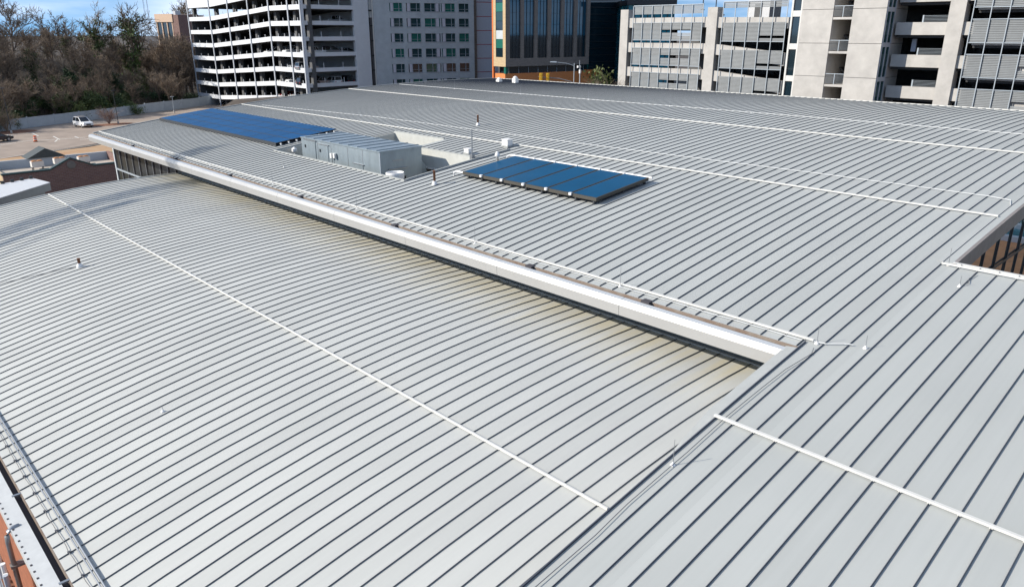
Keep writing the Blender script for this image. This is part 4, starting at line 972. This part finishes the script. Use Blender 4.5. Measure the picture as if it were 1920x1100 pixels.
pe = [(opos(880 + a / 5.333, 40)[0], opos(880 + b / 5.333, 40)[0]) for a, b in piers]
G(MB(), .25, OW, .6, OD, zb_, 45).build('core', 'dark_frame', off_)
for i, (a, b) in enumerate(pe): G(MB(), max(a, 0.0), b, 0, .55, zw_, 45).build('pier', 'brick_grey', off_)
G(MB(), 0, pe[-1][1], 0, .55, zb_, zw_ - .003).build('lower_band', 'brick_grey', off_)
for i in range(6):
    a, b = pe[i][1], pe[i + 1][0]
    k = 0; z = zw_
    while z < 44:
        nh = 1.95; G(MB(), a + .01, b - .01, .30, .36, z + .01, z + nh - .03).build('glass_pane', 'blue_glass' if k > 1 else 'dark_glass', off_); z += nh; k += 1
    for fr in (.33, .67): G(MB(), a + (b - a) * fr - .03, a + (b - a) * fr + .03, .22, .295, zw_, 44).build('mullion', 'dark_frame', off_)
# lit flank
G(MB(), -.01, .245, .56, OD * .22, zb_, 45).build('flank_pier', 'brick_buff', off_); G(MB(), -.01, .245, OD * .80, OD, zb_, 45).build('flank_pier', 'brick_buff', off_); G(MB(), -.01, .245, OD * .22, OD * .80, zb_, zw_ + .2).build('flank_band', 'brick_buff', off_)
G(MB(), -.012, -.001, 0.002, .56, zb_, 45).build('flank_edge', 'brick_buff', off_)
z = zw_ + .22; k = 0
while z < 44:
    nh = 1.55; m_ = ('dark_glass', 'green_glass', 'block_grey', 'green_glass')[k % 4] if k < 3 else ('dark_glass', 'window_glass', 'green_glass')[k % 3]
    G(MB(), .06, .12, OD * .22 + .02, OD * .80 - .02, z, z + nh - .06).build('glass_pane', m_, off_); z += nh; k += 1
G(MB(), -.05, .3, OD + .02, OD + .35, 0, 45).build('edge_fin', 'orange_trim', off_)
G(MB(), 1.2, OW - .4, .9, OD - .3, zo_, zb_ - .002).build('recessed_windows', 'dark_glass', off_)
G(MB(), .25, OW + 4, .5, OD - .1, 5, zo_ - .003).build('base_wall', 'orange_panel', off_)
for i in range(9): G(MB(), 1.3 + 2.3 * i, 1.36 + 2.3 * i, .82, .898, zo_, zb_ - .004).build('mullion', 'mullion', off_)
G(MB(), .20, .7, .3, .8, zo_, zb_ - .003).build('corner_post', 'green_glass', off_)
# dark glass wing set back on the right
a1 = opos(1175, 60)[0] * 1.06
G(MB(), pe[-1][1] + .02, a1 + 1.5, 4.0, 24, 5, 46).build('glass_wing', 'dark_glass', off_)
z = 8
while z < 46:
    G(MB(), pe[-1][1] + .03, a1 + 1.5, 3.9, 3.998, z, z + .10).build('wing_transom', 'dark_frame', off_); z += 1.3
G(MB(), a1 + .3, a1 + 1.45, 3.85, 3.999, 5, 46).build('teal_edge', 'teal_glass', off_)

# ================================================================== CONCRETE PARKING GARAGE on the right
XR = 78.0
rg = thing('concrete_parking_garage', 'concrete parking garage with grey louvred screens and a stair tower', 'garage')
vy = lambda px, py=100: at_x(px, py, XR)[1]
zz = lambda px, py: at_x(px, py, XR)[2]
zA = zz(1250, 33.3); pt = (zz(1250, 33.3) - zz(1250, 128)) / 2
NL = 4
def col_(px0, px1, zt, m='concrete', fr=-.25, name='column'):
    ya, yb = vy(px1), vy(px0); MB().box(XR + fr, XR + 1.0, ya, yb, 6, zt).build(name, m, rg); return ya, yb
cA = col_(1163, 1177, zz(1166, 19)); cB = col_(1323, 1341, zz(1335, 14)); cC = col_(1767, 1797, 32)
# screen panels: frame of louvre blades, one mesh per bay width
_sc = {}
def screen_panel(w, h):
    k = (round(w, 2), round(h, 2))
    if k not in _sc:
        mb = MB(); n = max(3, int(h / .135))
        for i in range(n):
            z = h * (i + .15) / n; dz = h / n * .80; mb.hexa([(-.035, 0.01, z), (.0, 0.01, z - .0), (.0, w - .01, z), (-.035, w - .01, z), (-.0, 0.01, z + dz), (.03, 0.01, z + dz), (.03, w - .01, z + dz), (-.0, w - .01, z + dz)])
        _sc[k] = mb.mesh('screen_panel', 'screen')
    return _sc[k]
def screens(ya, yb, n, z0, z1, slots=None):
    w = (yb - ya) / n
    for i in range(n):
        if slots and i in slots[0]:
            s0, s1 = slots[1], slots[2]
            link('screen_panel', screen_panel(w, s0 - z0), rg, (XR - .22, ya + i * w, z0)); link('screen_panel', screen_panel(w, z1 - s1), rg, (XR - .22, ya + i * w, s1))
        else: link('screen_panel', screen_panel(w, z1 - z0), rg, (XR - .22, ya + i * w, z0))
def mullions(ya, yb, n, z0, z1):
    w = (yb - ya) / n
    for i in range(n + 1): MB().box(XR - .36, XR - .302, ya + i * w - .035, ya + i * w + .035, z0, z1).build('mullion', 'mullion', rg)
b1a, b1b = vy(1315), vy(1187); b2a, b2b = vy(1470), vy(1352)
SPH = 1.27 / 3.25 * pt
for n in range(NL):
    z = zA - n * pt
    MB().box(XR - .08, XR + .4, cB[1], cA[0], z - SPH, z).build('spandrel', 'concrete', rg)
    zs_ = z - .215 * pt; ze = z - .87 * pt
    screens(b1a, b1b, 7, ze, zs_, ((1, 2, 3), ze + .42 * (zs_ - ze), ze + .60 * (zs_ - ze)))
    MB().box(XR - .30, XR - .16, b1a, b1b, ze - .08, ze - .01).build('screen_rail', 'mullion', rg); MB().box(XR - .30, XR - .16, b1a, b1b, zs_ + .01, zs_ + .06).build('screen_rail', 'mullion', rg)
    # bay 2 with ramp
    za, zb2 = z - .06 * pt - (.10 * pt if n else 0), z - .02 * pt
    ys, ye = vy(1474), cB[0]
    MB().hexa([(XR - .08, ys, za - SPH - (.22 * pt if n else 0)), (XR + .4, ys, za - SPH - (.22 * pt if n else 0)), (XR + .4, ye, zb2 - SPH), (XR - .08, ye, zb2 - SPH), (XR - .08, ys, za - (.15 * pt if n else 0)), (XR + .4, ys, za - (.15 * pt if n else 0)), (XR + .4, ye, zb2), (XR - .08, ye, zb2)]).build('spandrel', 'concrete', rg)
    screens(b2a, b2b, 5, ze - .06, zs_ - .02, ((0, 1), ze + .12 * (zs_ - ze), ze + .26 * (zs_ - ze)))
    MB().box(XR - .30, XR - .16, b2a, b2b, ze - .14, ze - .07).build('screen_rail', 'mullion', rg)
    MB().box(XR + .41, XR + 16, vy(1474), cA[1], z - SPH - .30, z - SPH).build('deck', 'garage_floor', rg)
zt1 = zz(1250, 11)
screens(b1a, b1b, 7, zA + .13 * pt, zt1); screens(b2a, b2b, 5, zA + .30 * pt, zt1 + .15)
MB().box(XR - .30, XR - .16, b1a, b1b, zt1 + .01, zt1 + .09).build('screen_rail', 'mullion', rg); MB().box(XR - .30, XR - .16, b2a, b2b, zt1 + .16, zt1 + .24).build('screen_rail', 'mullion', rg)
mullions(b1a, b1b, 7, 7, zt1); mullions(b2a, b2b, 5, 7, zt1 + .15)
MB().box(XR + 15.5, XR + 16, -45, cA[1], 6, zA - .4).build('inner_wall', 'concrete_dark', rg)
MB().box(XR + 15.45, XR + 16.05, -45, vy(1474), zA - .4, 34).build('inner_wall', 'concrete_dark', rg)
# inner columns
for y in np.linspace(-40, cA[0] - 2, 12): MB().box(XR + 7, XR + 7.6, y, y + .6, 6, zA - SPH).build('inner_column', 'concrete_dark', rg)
# stair tower: glazed strips, precast panels, stair opening
tw0 = XR - 2.2
vyt = lambda px, py=100: at_x(px, py, XR - 2.2)[1]
jy = [(450, 80), (450, 340), (450, 580)]
zzt = lambda px, py: at_x(px, py, XR - 2.2)[2]
tp = zzt(1500, 20) - zzt(1500, 82); jz = zzt(1550, 81.5)
def tower_panels(px0, px1):
    ya, yb = vyt(px1), vyt(px0); z = jz - 5 * tp
    while z < 34:
        MB().box(tw0, XR + 3, ya, yb, max(z, 6) + .02, z + tp - .02).build('precast_panel', 'concrete', rg); z += tp
tower_panels(1494, 1552); tower_panels(1588, 1650)
ya, yb = vyt(1494) + .01, vyt(1474)
MB().box(tw0 + .25, XR + 2, ya, yb, 6, 34).build('stair_glass', 'dark_glass', rg)
for y in (ya + .07, yb - .07): MB().box(tw0 + .10, tw0 + .245, y - .09, y + .09, 6, 34).build('frame', 'white_paint', rg)
z = jz - 5 * tp
while z < 34: MB().box(tw0 + .12, tw0 + .244, ya + .17, yb - .17, z - .62, z - .06).build('frame', 'white_paint', rg); z += tp
ya, yb = vyt(1588) + .01, vyt(1552) - .01
MB().box(XR + 3, XR + 3.2, ya, yb, 6, 34).build('stair_back', 'concrete_dark', rg)
z = jz - 5 * tp - .95
while z < 34:
    MB().box(tw0 + .05, XR + 2, ya, yb, z, z + .22).build('landing', 'concrete', rg)
    mb = MB(); mb.box(tw0 + .06, tw0 + .10, ya, yb, z + 1.2, z + 1.26).box(tw0 + .06, tw0 + .10, (ya + yb) / 2 - .03, (ya + yb) / 2 + .03, z + .22, z + 1.2)
    for k in range(1, 9): mb.box(tw0 + .07, tw0 + .085, ya, yb, z + .25 + k * .105, z + .262 + k * .105)
    mb.build('railing', 'mullion', rg)
    MB().hexa([(XR + .9, ya, z + .22), (XR + 2.6, ya, z + .22), (XR + 2.6, yb, z + tp * .5), (XR + .9, yb, z + tp * .5), (XR + .9, ya, z + .42), (XR + 2.6, ya, z + .42), (XR + 2.6, yb, z + tp * .5 + .2), (XR + .9, yb, z + tp * .5 + .2)]).build('stair_flight', 'concrete_dark', rg)
    z += tp
yt = vyt(1648)
MB().box(tw0 + .12, XR - .1, yt - .10, yt - .02, 6, 34).build('stair_glass', 'window_glass', rg)
for x in (tw0 + .08, tw0 + 1.0, XR - .25): MB().box(x, x + .16, yt - .16, yt - .101, 6, 34).build('frame', 'garage_column', rg)
z = jz - 5 * tp
while z < 34: MB().box(tw0 + .25, XR - .26, yt - .15, yt - .102, z - .3, z + .1).build('frame', 'garage_column', rg); z += tp
# open bay with spandrels and railing
zsp = [(zz(1740, 42), zz(1740, 66))]
p2 = (zz(1740, 42) - zz(1740, 164)) / 2; sph = (zz(1740, 42) - zz(1740, 66))
ya, yb = cC[1], vy(1672)
for n in range(-3, 4):
    z = zz(1740, 42) - n * p2
    if z < 8: continue
    MB().box(XR + .0, XR + .35, ya, yb, z - sph, z).build('spandrel', 'concrete', rg); MB().box(XR + .36, XR + 15.4, ya - 2, yb, z - sph - .25, z - sph + .1).build('deck', 'garage_floor', rg); MB().box(XR + 3.3, XR + 15.4, yb + .002, vy(1474) - .01, z - sph - .25, z - sph + .1).build('deck', 'garage_floor', rg)
    yk = ya + (yb - ya) * .48; mb = MB(); mb.box(XR + .1, XR + .2, yk, yk + .12, z, z + .62)
    for k in range(5): mb.box(XR + .13, XR + .15, ya, yk, z + .08 + k * .12, z + .10 + k * .12)
    mb.build('railing', 'mullion', rg)
    MB().box(XR + .0, XR + .35, vy(1818), cC[0], z - sph, z).build('spandrel', 'concrete', rg)
    if n in (-1, 1): MB().box(XR + 1.6, XR + 1.75, ya + (yb - ya) * .66, ya + (yb - ya) * .66 + .42, z + .25, z + 1.4).build('sign_board', 'pale_panel', rg)
# screened bays to the right
ye = vy(1812); w = vy(1812) - vy(1845)
zw0 = zz(1835, 37.5); ns = 22
pz = (zz(1835, 37.5) - zz(1835, 168.5)) / 2
for n in range(-3, 4):
    zc_ = zw0 - n * pz
    if zc_ < 9: continue
    screens(ye - w * ns, ye, ns, zc_ - .63 * pz, zc_, ((0, 1, 2, 3, 6, 7, 10, 11, 17, 18), zc_ - .42 * pz, zc_ - .30 * pz))
    MB().box(XR - .30, XR - .16, ye - w * ns, ye, zc_ + .01, zc_ + .08).build('screen_rail', 'mullion', rg); MB().box(XR - .30, XR - .16, ye - w * ns, ye, zc_ - .66 * pz, zc_ - .635 * pz).build('screen_rail', 'mullion', rg)
    MB().box(XR + .05, XR + .4, ye - w * ns, vy(1818) - .01, zc_ - .72 * pz, zc_ - .30 * pz).build('spandrel', 'concrete', rg)
    MB().box(XR + .41, XR + 15.4, ye - w * ns, vy(1818) - .01, zc_ - .80 * pz, zc_ - .70 * pz).build('deck', 'garage_floor', rg)
mullions(ye - w * ns, ye, ns, 7, 32)
# rooftop posts of the garage and the teal block behind it
for px, lab in ((1313.5, 'thin dark lamp pole on the garage roof above the louvred bays'), (1338, 'thin dark lamp pole on top of the garage column')):
    y = vy(px, 12); t = thing('roof_pole', lab, 'pole', (XR + .5, y, zz(px, 16) - .2)); MB().tube([(0, 0, 0), (0, 0, 4)], .06, 8).build('pole', 'dark_frame', t); MB().box(-.15, .15, -.15, .15, 0, .1).build('base', 'dark_frame', t)
tb = thing('teal_glass_block', 'teal glass block rising behind the left end of the concrete garage', 'building')
q = at_fwd(1178, 8, 150); q2 = at_fwd(1266, 8, 150); dd = azd(88); nn = azd(-2)
L_ = math.hypot(q2[0] - q[0], q2[1] - q[1]); zt = at_fwd(1220, 3, 150)[2]
wbox(MB(), q, dd, 0, L_, nn, 0, 18, 6, zt - .6).build('glass_wall', 'teal_glass', tb); wbox(MB(), q, dd, -.3, L_ + .3, nn, -.5, 18, zt - .6, zt + .3).build('roof_edge', 'dark_frame', tb)
for i in range(8): wbox(MB(), q, dd, L_ * i / 7 - .06, L_ * i / 7 + .06, nn, -.1, -.002, 6, zt - .6).build('mullion', 'dark_frame', tb)
# small stuff on the open top deck of the garage
for px, py, w_, h_, m_, nm, lab in ((1398, 32, 2.6, 2.6, 'panel_white', 'stair_hut', 'pale stair hut on the open top deck of the concrete garage'), (1311, 26, .9, .8, 'concrete', 'vent_hood', 'small concrete vent hood on the garage top deck')):
    y = vy(px, py); t = thing(nm, lab, 'hut' if 'hut' in nm else 'vent', (XR + 4, y, zA - .6))
    MB().box(-w_ / 2, w_ / 2, -w_ / 2, w_ / 2, 0, h_).build('wall', m_, t); MB().box(-w_ / 2 - .1, w_ / 2 + .1, -w_ / 2 - .1, w_ / 2 + .1, h_, h_ + .15).build('roof', 'concrete', t)
    if 'hut' in nm: MB().box(-w_ / 2 - .03, -w_ / 2 - .001, -.4, .5, 0, 2.0).build('door', 'concrete_dark', t)

# ================================================================== TREES
def branch_mesh(seed, h, spread, n_limb, dens, r0=.22, twig_r=.022, upright=.55, start=.22):
    rnd = random.Random(seed); tr = MB(); tw = MB()
    def grow(mb, p, d, L, r, r1, seg, wig, n):
        pts = [p]; d = d.copy()
        for i in range(seg):
            d = (d + Vector((rnd.uniform(-wig, wig), rnd.uniform(-wig, wig), rnd.uniform(-wig * .4, wig * .8)))).normalized(); pts.append(pts[-1] + d * (L / seg))
        mb.tube(pts, r, n, r1, caps=False); return pts, d
    def rdir(d, ang):
        a = d.orthogonal().normalized(); a.rotate(Matrix.Rotation(rnd.uniform(0, 6.283), 3, d)); return (d * math.cos(ang) + a * math.sin(ang)).normalized()
    trunk, td = grow(tr, Vector((0, 0, -.6)), Vector((rnd.uniform(-.1, .1), rnd.uniform(-.1, .1), 1)).normalized(), h * .72, r0, r0 * .3, 7, .10, 6)
    for i in range(n_limb):
        t = start + (1 - start) * (i + rnd.random() * .6) / n_limb; k = min(int(t * 7), 6); f = t * 7 - k; p = trunk[k].lerp(trunk[k + 1], min(1, f))
        d = rdir(Vector((0, 0, 1)), rnd.uniform(.45, 1.0)); d.z += upright * .4; d.normalize()
        L = h * spread * rnd.uniform(.6, 1.05) * (1.1 - .45 * t); limb, ld = grow(tr, p, d, L, r0 * .42 * (1.15 - .6 * t), .03, 5, .22, 5)
        for j in range(int(5 * dens)):
            q = limb[rnd.randint(1, 5)]; b, bd = grow(tr, q, rdir(ld, rnd.uniform(.4, 1.0)), L * rnd.uniform(.35, .6), .04, .02, 3, .3, 3)
            for m in range(int(5 * dens)):
                q2 = b[rnd.randint(1, 3)]; c, cd = grow(tw, q2, rdir(bd, rnd.uniform(.3, 1.0)), L * rnd.uniform(.18, .34), twig_r * 1.3, twig_r, 2, .35, 3)
                for s_ in range(int(3 * dens)):
                    grow(tw, c[rnd.randint(0, 2)], rdir(cd, rnd.uniform(.3, .9)), L * rnd.uniform(.10, .2), twig_r, twig_r * .6, 1, .3, 3)
    return tr, tw, trunk
def leaf_blob(seed, pts, n, rad, size):
    rnd = random.Random(seed); mb = MB()
    for _ in range(n):
        c, rr = rnd.choice(pts); p = Vector(c) + Vector((rnd.gauss(0, 1), rnd.gauss(0, 1), rnd.gauss(0, .9))) * rr * rad
        a = Vector((rnd.gauss(0, 1), rnd.gauss(0, 1), rnd.gauss(0, 1))).normalized(); b = a.orthogonal().normalized(); b.rotate(Matrix.Rotation(rnd.uniform(0, 6.28), 3, a)); c2 = a.cross(b); s = size * rnd.uniform(.5, 1.2)
        mb.face([p - b * s - c2 * s * .5, p + b * s * .2 - c2 * s * .6, p + b * s + c2 * s * .3, p - b * s * .1 + c2 * s * .6])
    return mb
protos = []
for k in range(6):
    tr, tw, trunk = branch_mesh(100 + k, 10, .42 + .05 * (k % 3), 12 + 2 * (k % 2), 1.25, r0=.16 + .03 * (k % 3))
    protos.append((tr.mesh('trunk', 'bark'), tw.mesh('crown', 'twig'), trunk, None))
ivy_protos = []
for k in range(3):
    tr, tw, trunk = branch_mesh(300 + k, 10, .5, 11, 1.1, r0=.22, start=.35)
    pts = []
    for i, p in enumerate(trunk): pts += [(p, .75 - .06 * i)] * 2
    vs_ = tr.v; rr = random.Random(k)
    for _ in range(26):
        p = Vector(rr.choice(vs_))
        if p.z < 8.2: pts.append((p, .45))
    ivy_protos.append((tr.mesh('trunk', 'bark'), tw.mesh('crown', 'twig'), trunk, leaf_blob(k, pts, 2600, .75, .15).mesh('ivy', 'ivy')))
shr_protos = []
for k in range(4):
    rr = random.Random(50 + k); pts = [(Vector((rr.uniform(-1.4, 1.4), rr.uniform(-1.4, 1.4), rr.uniform(.3, 3.2 - .4 * (k % 2)))), .62) for _ in range(16)]
    st = MB()
    for p, _ in pts[:9]: st.tube([(0, 0, -.4), tuple(p * .5), tuple(p)], .06, 4, .02)
    shr_protos.append((st.mesh('stems', 'bark'), leaf_blob(80 + k, pts, 2000, .75, .16).mesh('foliage', ['evergreen', 'ivy', 'evergreen', 'olive_leaf'][k])))
def put_tree(pr, x, y, h, rz, label, group, z=None, name='bare_tree'):
    t = thing(name, label, 'tree', (x, y, (ground_z(x, y) if z is None else z)), rz, group); t.scale = (h / 10 * random.uniform(.9, 1.15), h / 10 * random.uniform(.9, 1.15), h / 10)
    link('trunk', pr[0], t); link('crown', pr[1], t)
    if pr[3] is not None: link('ivy', pr[3], t)
    return t
rt = random.Random(11)
placed = []
WLEN = (WB - WA).length
def try_place(a, t, mind):
    p = WA + WD * a + WN * t
    for q in placed:
        if (p - q).length < mind: return None
    if p.x > XG - 4 and p.y < cxs[0] + 6 : return None
    placed.append(p); return p
bare_label = 'bare brown winter tree on the wooded slope behind the long grey fence'; bare_group = 'bare trees on the wooded slope'
ivy_label = 'ivy covered winter tree on the wooded slope behind the long grey fence'; ivy_group = 'ivy covered trees on the wooded slope'
# two tall ones that break the skyline
for px, fw, topy, pr, lab in ((168, 196, 18, ivy_protos[0], 'tall wide forked bare tree with ivy on its limbs breaking the skyline'), (240, 200, 2, ivy_protos[1], 'tallest round crowned tree with ivy on its trunk near the radio masts'), (14, 215, -8, protos[1], 'large pale bare tree rising above the wood at its far left end'), (118, 225, 14, protos[4], 'slim bare treetop rising above the wood between the larger crowns'), (325, 285, 2, protos[2], 'bare tree behind the beige hill building')):
    p = at_fwd(px, 60, fw); zt = at_fwd(px, topy, fw)[2]; z0 = ground_z(p[0], p[1]); placed.append(Vector(p[:2]))
    put_tree(pr, p[0], p[1], (zt - z0) * 1.02, rt.uniform(0, 6), lab, None)
cnt = 0
for _ in range(4000):
    if cnt >= 175: break
    a = rt.uniform(-16, 74); t = 3 + 95 * rt.random() ** 1.35
    p = try_place(a, t, 3.0)
    if p is None: continue
    iv = rt.random() < .22
    hgt = rt.uniform(6.8, 8.6) if t > 36 else (rt.uniform(8.0, 10.6) if t > 14 else rt.uniform(6.5, 10))
    put_tree(rt.choice(ivy_protos if iv else protos), p.x, p.y, hgt, rt.uniform(0, 6), ivy_label if iv else bare_label, ivy_group if iv else bare_group, name='ivy_tree' if iv else 'bare_tree'); cnt += 1
for px, fw, hg in [(228, 262, 9), (236, 240, 10), (248, 250, 10), (256, 232, 10), (264, 262, 10), (270, 238, 9), (279, 255, 10), (286, 236, 10), (292, 226, 9), (300, 232, 8.5), (309, 224, 8), (318, 230, 8.5), (327, 222, 8), (336, 228, 8), (343, 220, 7.5), (352, 226, 7), (358, 214, 6), (296, 214, 7), (312, 212, 6.5), (333, 210, 6.5), (349, 208, 6), (282, 216, 8), (345, 262, 10), (338, 270, 10)]:
    q_ = at_fwd(px, 60, fw)
    if px > 286 and fw < 240: hg = at_fwd(px, rt.uniform(62, 88), fw)[2] - ground_z(q_[0], q_[1])
    put_tree(rt.choice(protos), q_[0], q_[1], hg * rt.uniform(.95, 1.1), rt.uniform(0, 6), bare_label, bare_group)
for px, tt, k, sc in [(172, 3, 1, 1.2), (182, 4, 1, 1.3), (190, 2.5, 1, 1.2), (197, 5, 1, 1.4), (205, 3, 1, 1.5), (214, 4.5, 1, 1.3), (222, 3, 1, 1.2), (186, 8, 1, 1.3), (228, 7, 3, 1.2), (160, 7, 1, 1.2), (256, 4, 3, 1.1), (276, 3, 1, 1.1)]:
    f_ = gz(px, 222); a_ = (Vector(f_) - WA).dot(WD); q_ = WA + WD * a_ + WN * tt
    o = thing('ivy_shrub', 'bright green ivy thicket behind the long grey fence above the suv', 'shrub', (q_.x, q_.y, ground_z(q_.x, q_.y)), rt.uniform(0, 6), 'green ivy thickets behind the fence'); o.scale = (sc, sc, sc * rt.uniform(.9, 1.3))
    link('stems', shr_protos[k][0], o); link('foliage', shr_protos[k][1], o)
for _ in range(60):
    a = rt.uniform(-12, 55); t = rt.uniform(1.4, 24); p = WA + WD * a + WN * t; k = rt.choice((0, 0, 1, 2, 3))
    o = thing('evergreen_shrub', 'dark evergreen shrub in the undergrowth behind the long grey fence', 'shrub', (p.x, p.y, ground_z(p.x, p.y)), rt.uniform(0, 6), 'evergreen shrubs behind the fence'); o.scale = (rt.uniform(.8, 1.4),) * 2 + (rt.uniform(.6, 1.25),)
    link('stems', shr_protos[k][0], o); link('foliage', shr_protos[k][1], o)
# brushwood: uncountable twigs over the slope
mb = MB(); rb = random.Random(5)
for _ in range(16000):
    a = rb.uniform(-20, 70); t = 1.0 + 50 * rb.random() ** 1.3; p = WA + WD * a + WN * t; z = ground_z(p.x, p.y)
    d = Vector((rb.gauss(0, .45), rb.gauss(0, .45), 1)); L = rb.uniform(.8, 2.6); q = Vector((p.x, p.y, z - .1)); w = Vector((rb.uniform(-1, 1), rb.uniform(-1, 1), 0)).normalized() * .03
    m_ = q + d * L * .5; e = q + d * L + Vector((rb.gauss(0, .3), rb.gauss(0, .3), 0))
    mb.face([q - w, q + w, m_ + w * .7, m_ - w * .7]); mb.face([m_ - w * .7, m_ + w * .7, e])
stuff(mb.build('brushwood', 'twig'), 'brown leafless brushwood covering the wooded slope', 'brushwood')
# pinkish bare bush and leafless bush in the lot, street shrubs
def bush(loc, h, label, m='twig_pale', seed=1):
    t = thing('bare_bush', label, 'bush', loc); r_ = random.Random(seed); st = MB(); tw = MB()
    for i in range(26):
        a = r_.uniform(0, 6.28); d = Vector((math.cos(a) * r_.uniform(.2, .9), math.sin(a) * r_.uniform(.2, .9), 1)).normalized(); L = h * r_.uniform(.5, .75)
        st.tube([(0, 0, 0), tuple(d * L * .5 + Vector((0, 0, .1))), tuple(d * L)], .03, 4, .015, caps=False)
        for j in range(9):
            s_ = d * L * r_.uniform(.4, 1); e = s_ + (d + Vector((r_.gauss(0, .5), r_.gauss(0, .5), r_.gauss(0, .3)))) * h * .22
            tw.tube([tuple(s_), tuple(e)], .016, 3, .008, caps=False)
            for k in range(3): tw.tube([tuple(s_.lerp(e, .6)), tuple(e + Vector((r_.gauss(0, 1), r_.gauss(0, 1), r_.gauss(0, .8))) * h * .08)], .011, 3, .006, caps=False)
    st.build('stems', m, t); tw.build('twigs', m, t)
p = at_z(205, 233, 0); bush(p, 4.0, 'round pinkish bare bush in a mulch bed by the fence right of the suv')
p = at_z(14, 247, 0); bush(p, 4.6, 'small bare tree in the mulch bed at the left edge of the lot', 'twig', 3)
p = at_fwd(1140, 150, 92); bush((p[0], p[1], 7.0), 6.2, 'brown bare bush against the left column of the concrete garage', 'twig', 5)
p = at_fwd(1120, 150, 96); bush((p[0], p[1], 7.0), 4.6, 'lower brown bare bush beside the street signal pole', 'twig', 6)
p = at_fwd(1122, 150, 101); o = thing('yellow_green_tree', 'rounded yellow green leafy tree below the dark glass wing', 'tree', (p[0], p[1], 7.0)); o.scale = (1.15, 1.15, 1.75)
link('trunk', shr_protos[3][0], o); link('crown', shr_protos[3][1], o)

# ---- unseen tower crane added for its shade: jib and side bars throw the two soft bands of shade over the far end of the roofs
def crane():
    def lift(u, v, h, f): return Vector((u * S, v * S, f(u))) + SUN_DIR * (h / SUN_DIR.z)
    HJ = 24
    tip = lift(39.5, 100.6, HJ, zr); mid = lift(13.9, 96.6, HJ, zl); mid.z = tip.z
    dj = (mid - tip); dj.z = 0; dj.normalize(); sj = Vector((-dj.y, dj.x, 0)); root = tip + dj * 44
    t = thing('unseen_crane', 'unseen tower crane added west of the building to shade the far roof end', 'crane', (root.x, root.y, 0))
    o = Vector((root.x, root.y, 0)); P = lambda a, b, z: tuple(tip + dj * a + sj * b + Vector((0, 0, z)) - o)
    mb = MB(); zt = tip.z
    for sx in (-.8, .8):
        for sy in (-.8, .8): mb.box(sx - .1, sx + .1, sy - .1, sy + .1, 0, zt + 6)
    for i in range(28):
        z0, z1 = (zt + 6) * i / 28, (zt + 6) * (i + 1) / 28
        for sx in (-.8, .8): mb.tube([(sx, -.8, z0), (sx, .8, z1)], .05, 4); mb.tube([(-.8, sx, z1), (.8, sx, z0)], .05, 4)
    mb.build('mast', 'signal_yellow', t)
    mb = MB()
    for b, z in ((-.3, 0), (.3, 0), (0, .8)): mb.tube([P(0, b, z), P(56, b, z)], .09, 6)
    for i in range(38):
        a0, a1 = i * 1.47, i * 1.47 + .74
        for b in (-.3, .3): mb.tube([P(a0, b, 0), P(a1, 0, .8)], .04, 4); mb.tube([P(a1, 0, .8), P(a0 + 1.47, b, 0)], .04, 4)
        mb.tube([P(a0, -.3, 0), P(a0 + 1.47, .3, 0)], .04, 4)
    mb.build('jib', 'signal_yellow', t)
    mb = MB()
    for b in (-.15, .15): mb.tube([P(8, b + 2.6, -.4), P(44, b + 2.6, -.4)], .09, 5)
    mb.build('shade_bar', 'steel', t)  # side bars added to cast the second band of shade
    MB().hexa([P(52, -.8, -2.5), P(55.5, -.8, -2.5), P(55.5, .8, -2.5), P(52, .8, -2.5), P(52, -.8, 0), P(55.5, -.8, 0), P(55.5, .8, 0), P(52, .8, 0)]).build('counterweight', 'concrete', t)
    mb = MB(); mb.tube([P(44, 0, 6), P(6, 0, 1.3)], .06, 5); mb.tube([P(44, 0, 6), P(55, 0, .5)], .06, 5); mb.build('tie_bar', 'steel', t)
    MB().hexa([P(42.2, -2.2, -2), P(44, -2.2, -2), P(44, -.9, -2), P(42.2, -.9, -2), P(42.2, -2.2, .2), P(44, -2.2, .2), P(44, -.9, .2), P(42.2, -.9, .2)]).build('cab', 'panel_white', t)
crane()

# teal bleachers added in the courtyard for the stripes mirrored in the curtain wall
t = thing('bleachers', 'teal stepped bleachers added for the stripes mirrored in the curtain wall', 'bleachers', (45.5, -14, 7))
for i in range(16): MB().box(i * .48, i * .48 + .44, -16, 19, 0, .30 + i * .24).build('step', 'bleacher_teal' if i % 2 else 'panel_white', t)
t = thing('kiosk', 'white box kiosk on the orange paving mirrored in the curtain wall', 'kiosk', (42.0, -1.0, 7))
MB().box(-.6, .6, -1, 1, 0, 1.3).build('wall', 'panel_white', t); MB().box(-.7, .7, -1.1, 1.1, 1.3, 1.4).build('roof', 'concrete', t); MB().box(-.62, -.6, -.7, .7, .8, 1.15).build('window', 'dark_glass', t)
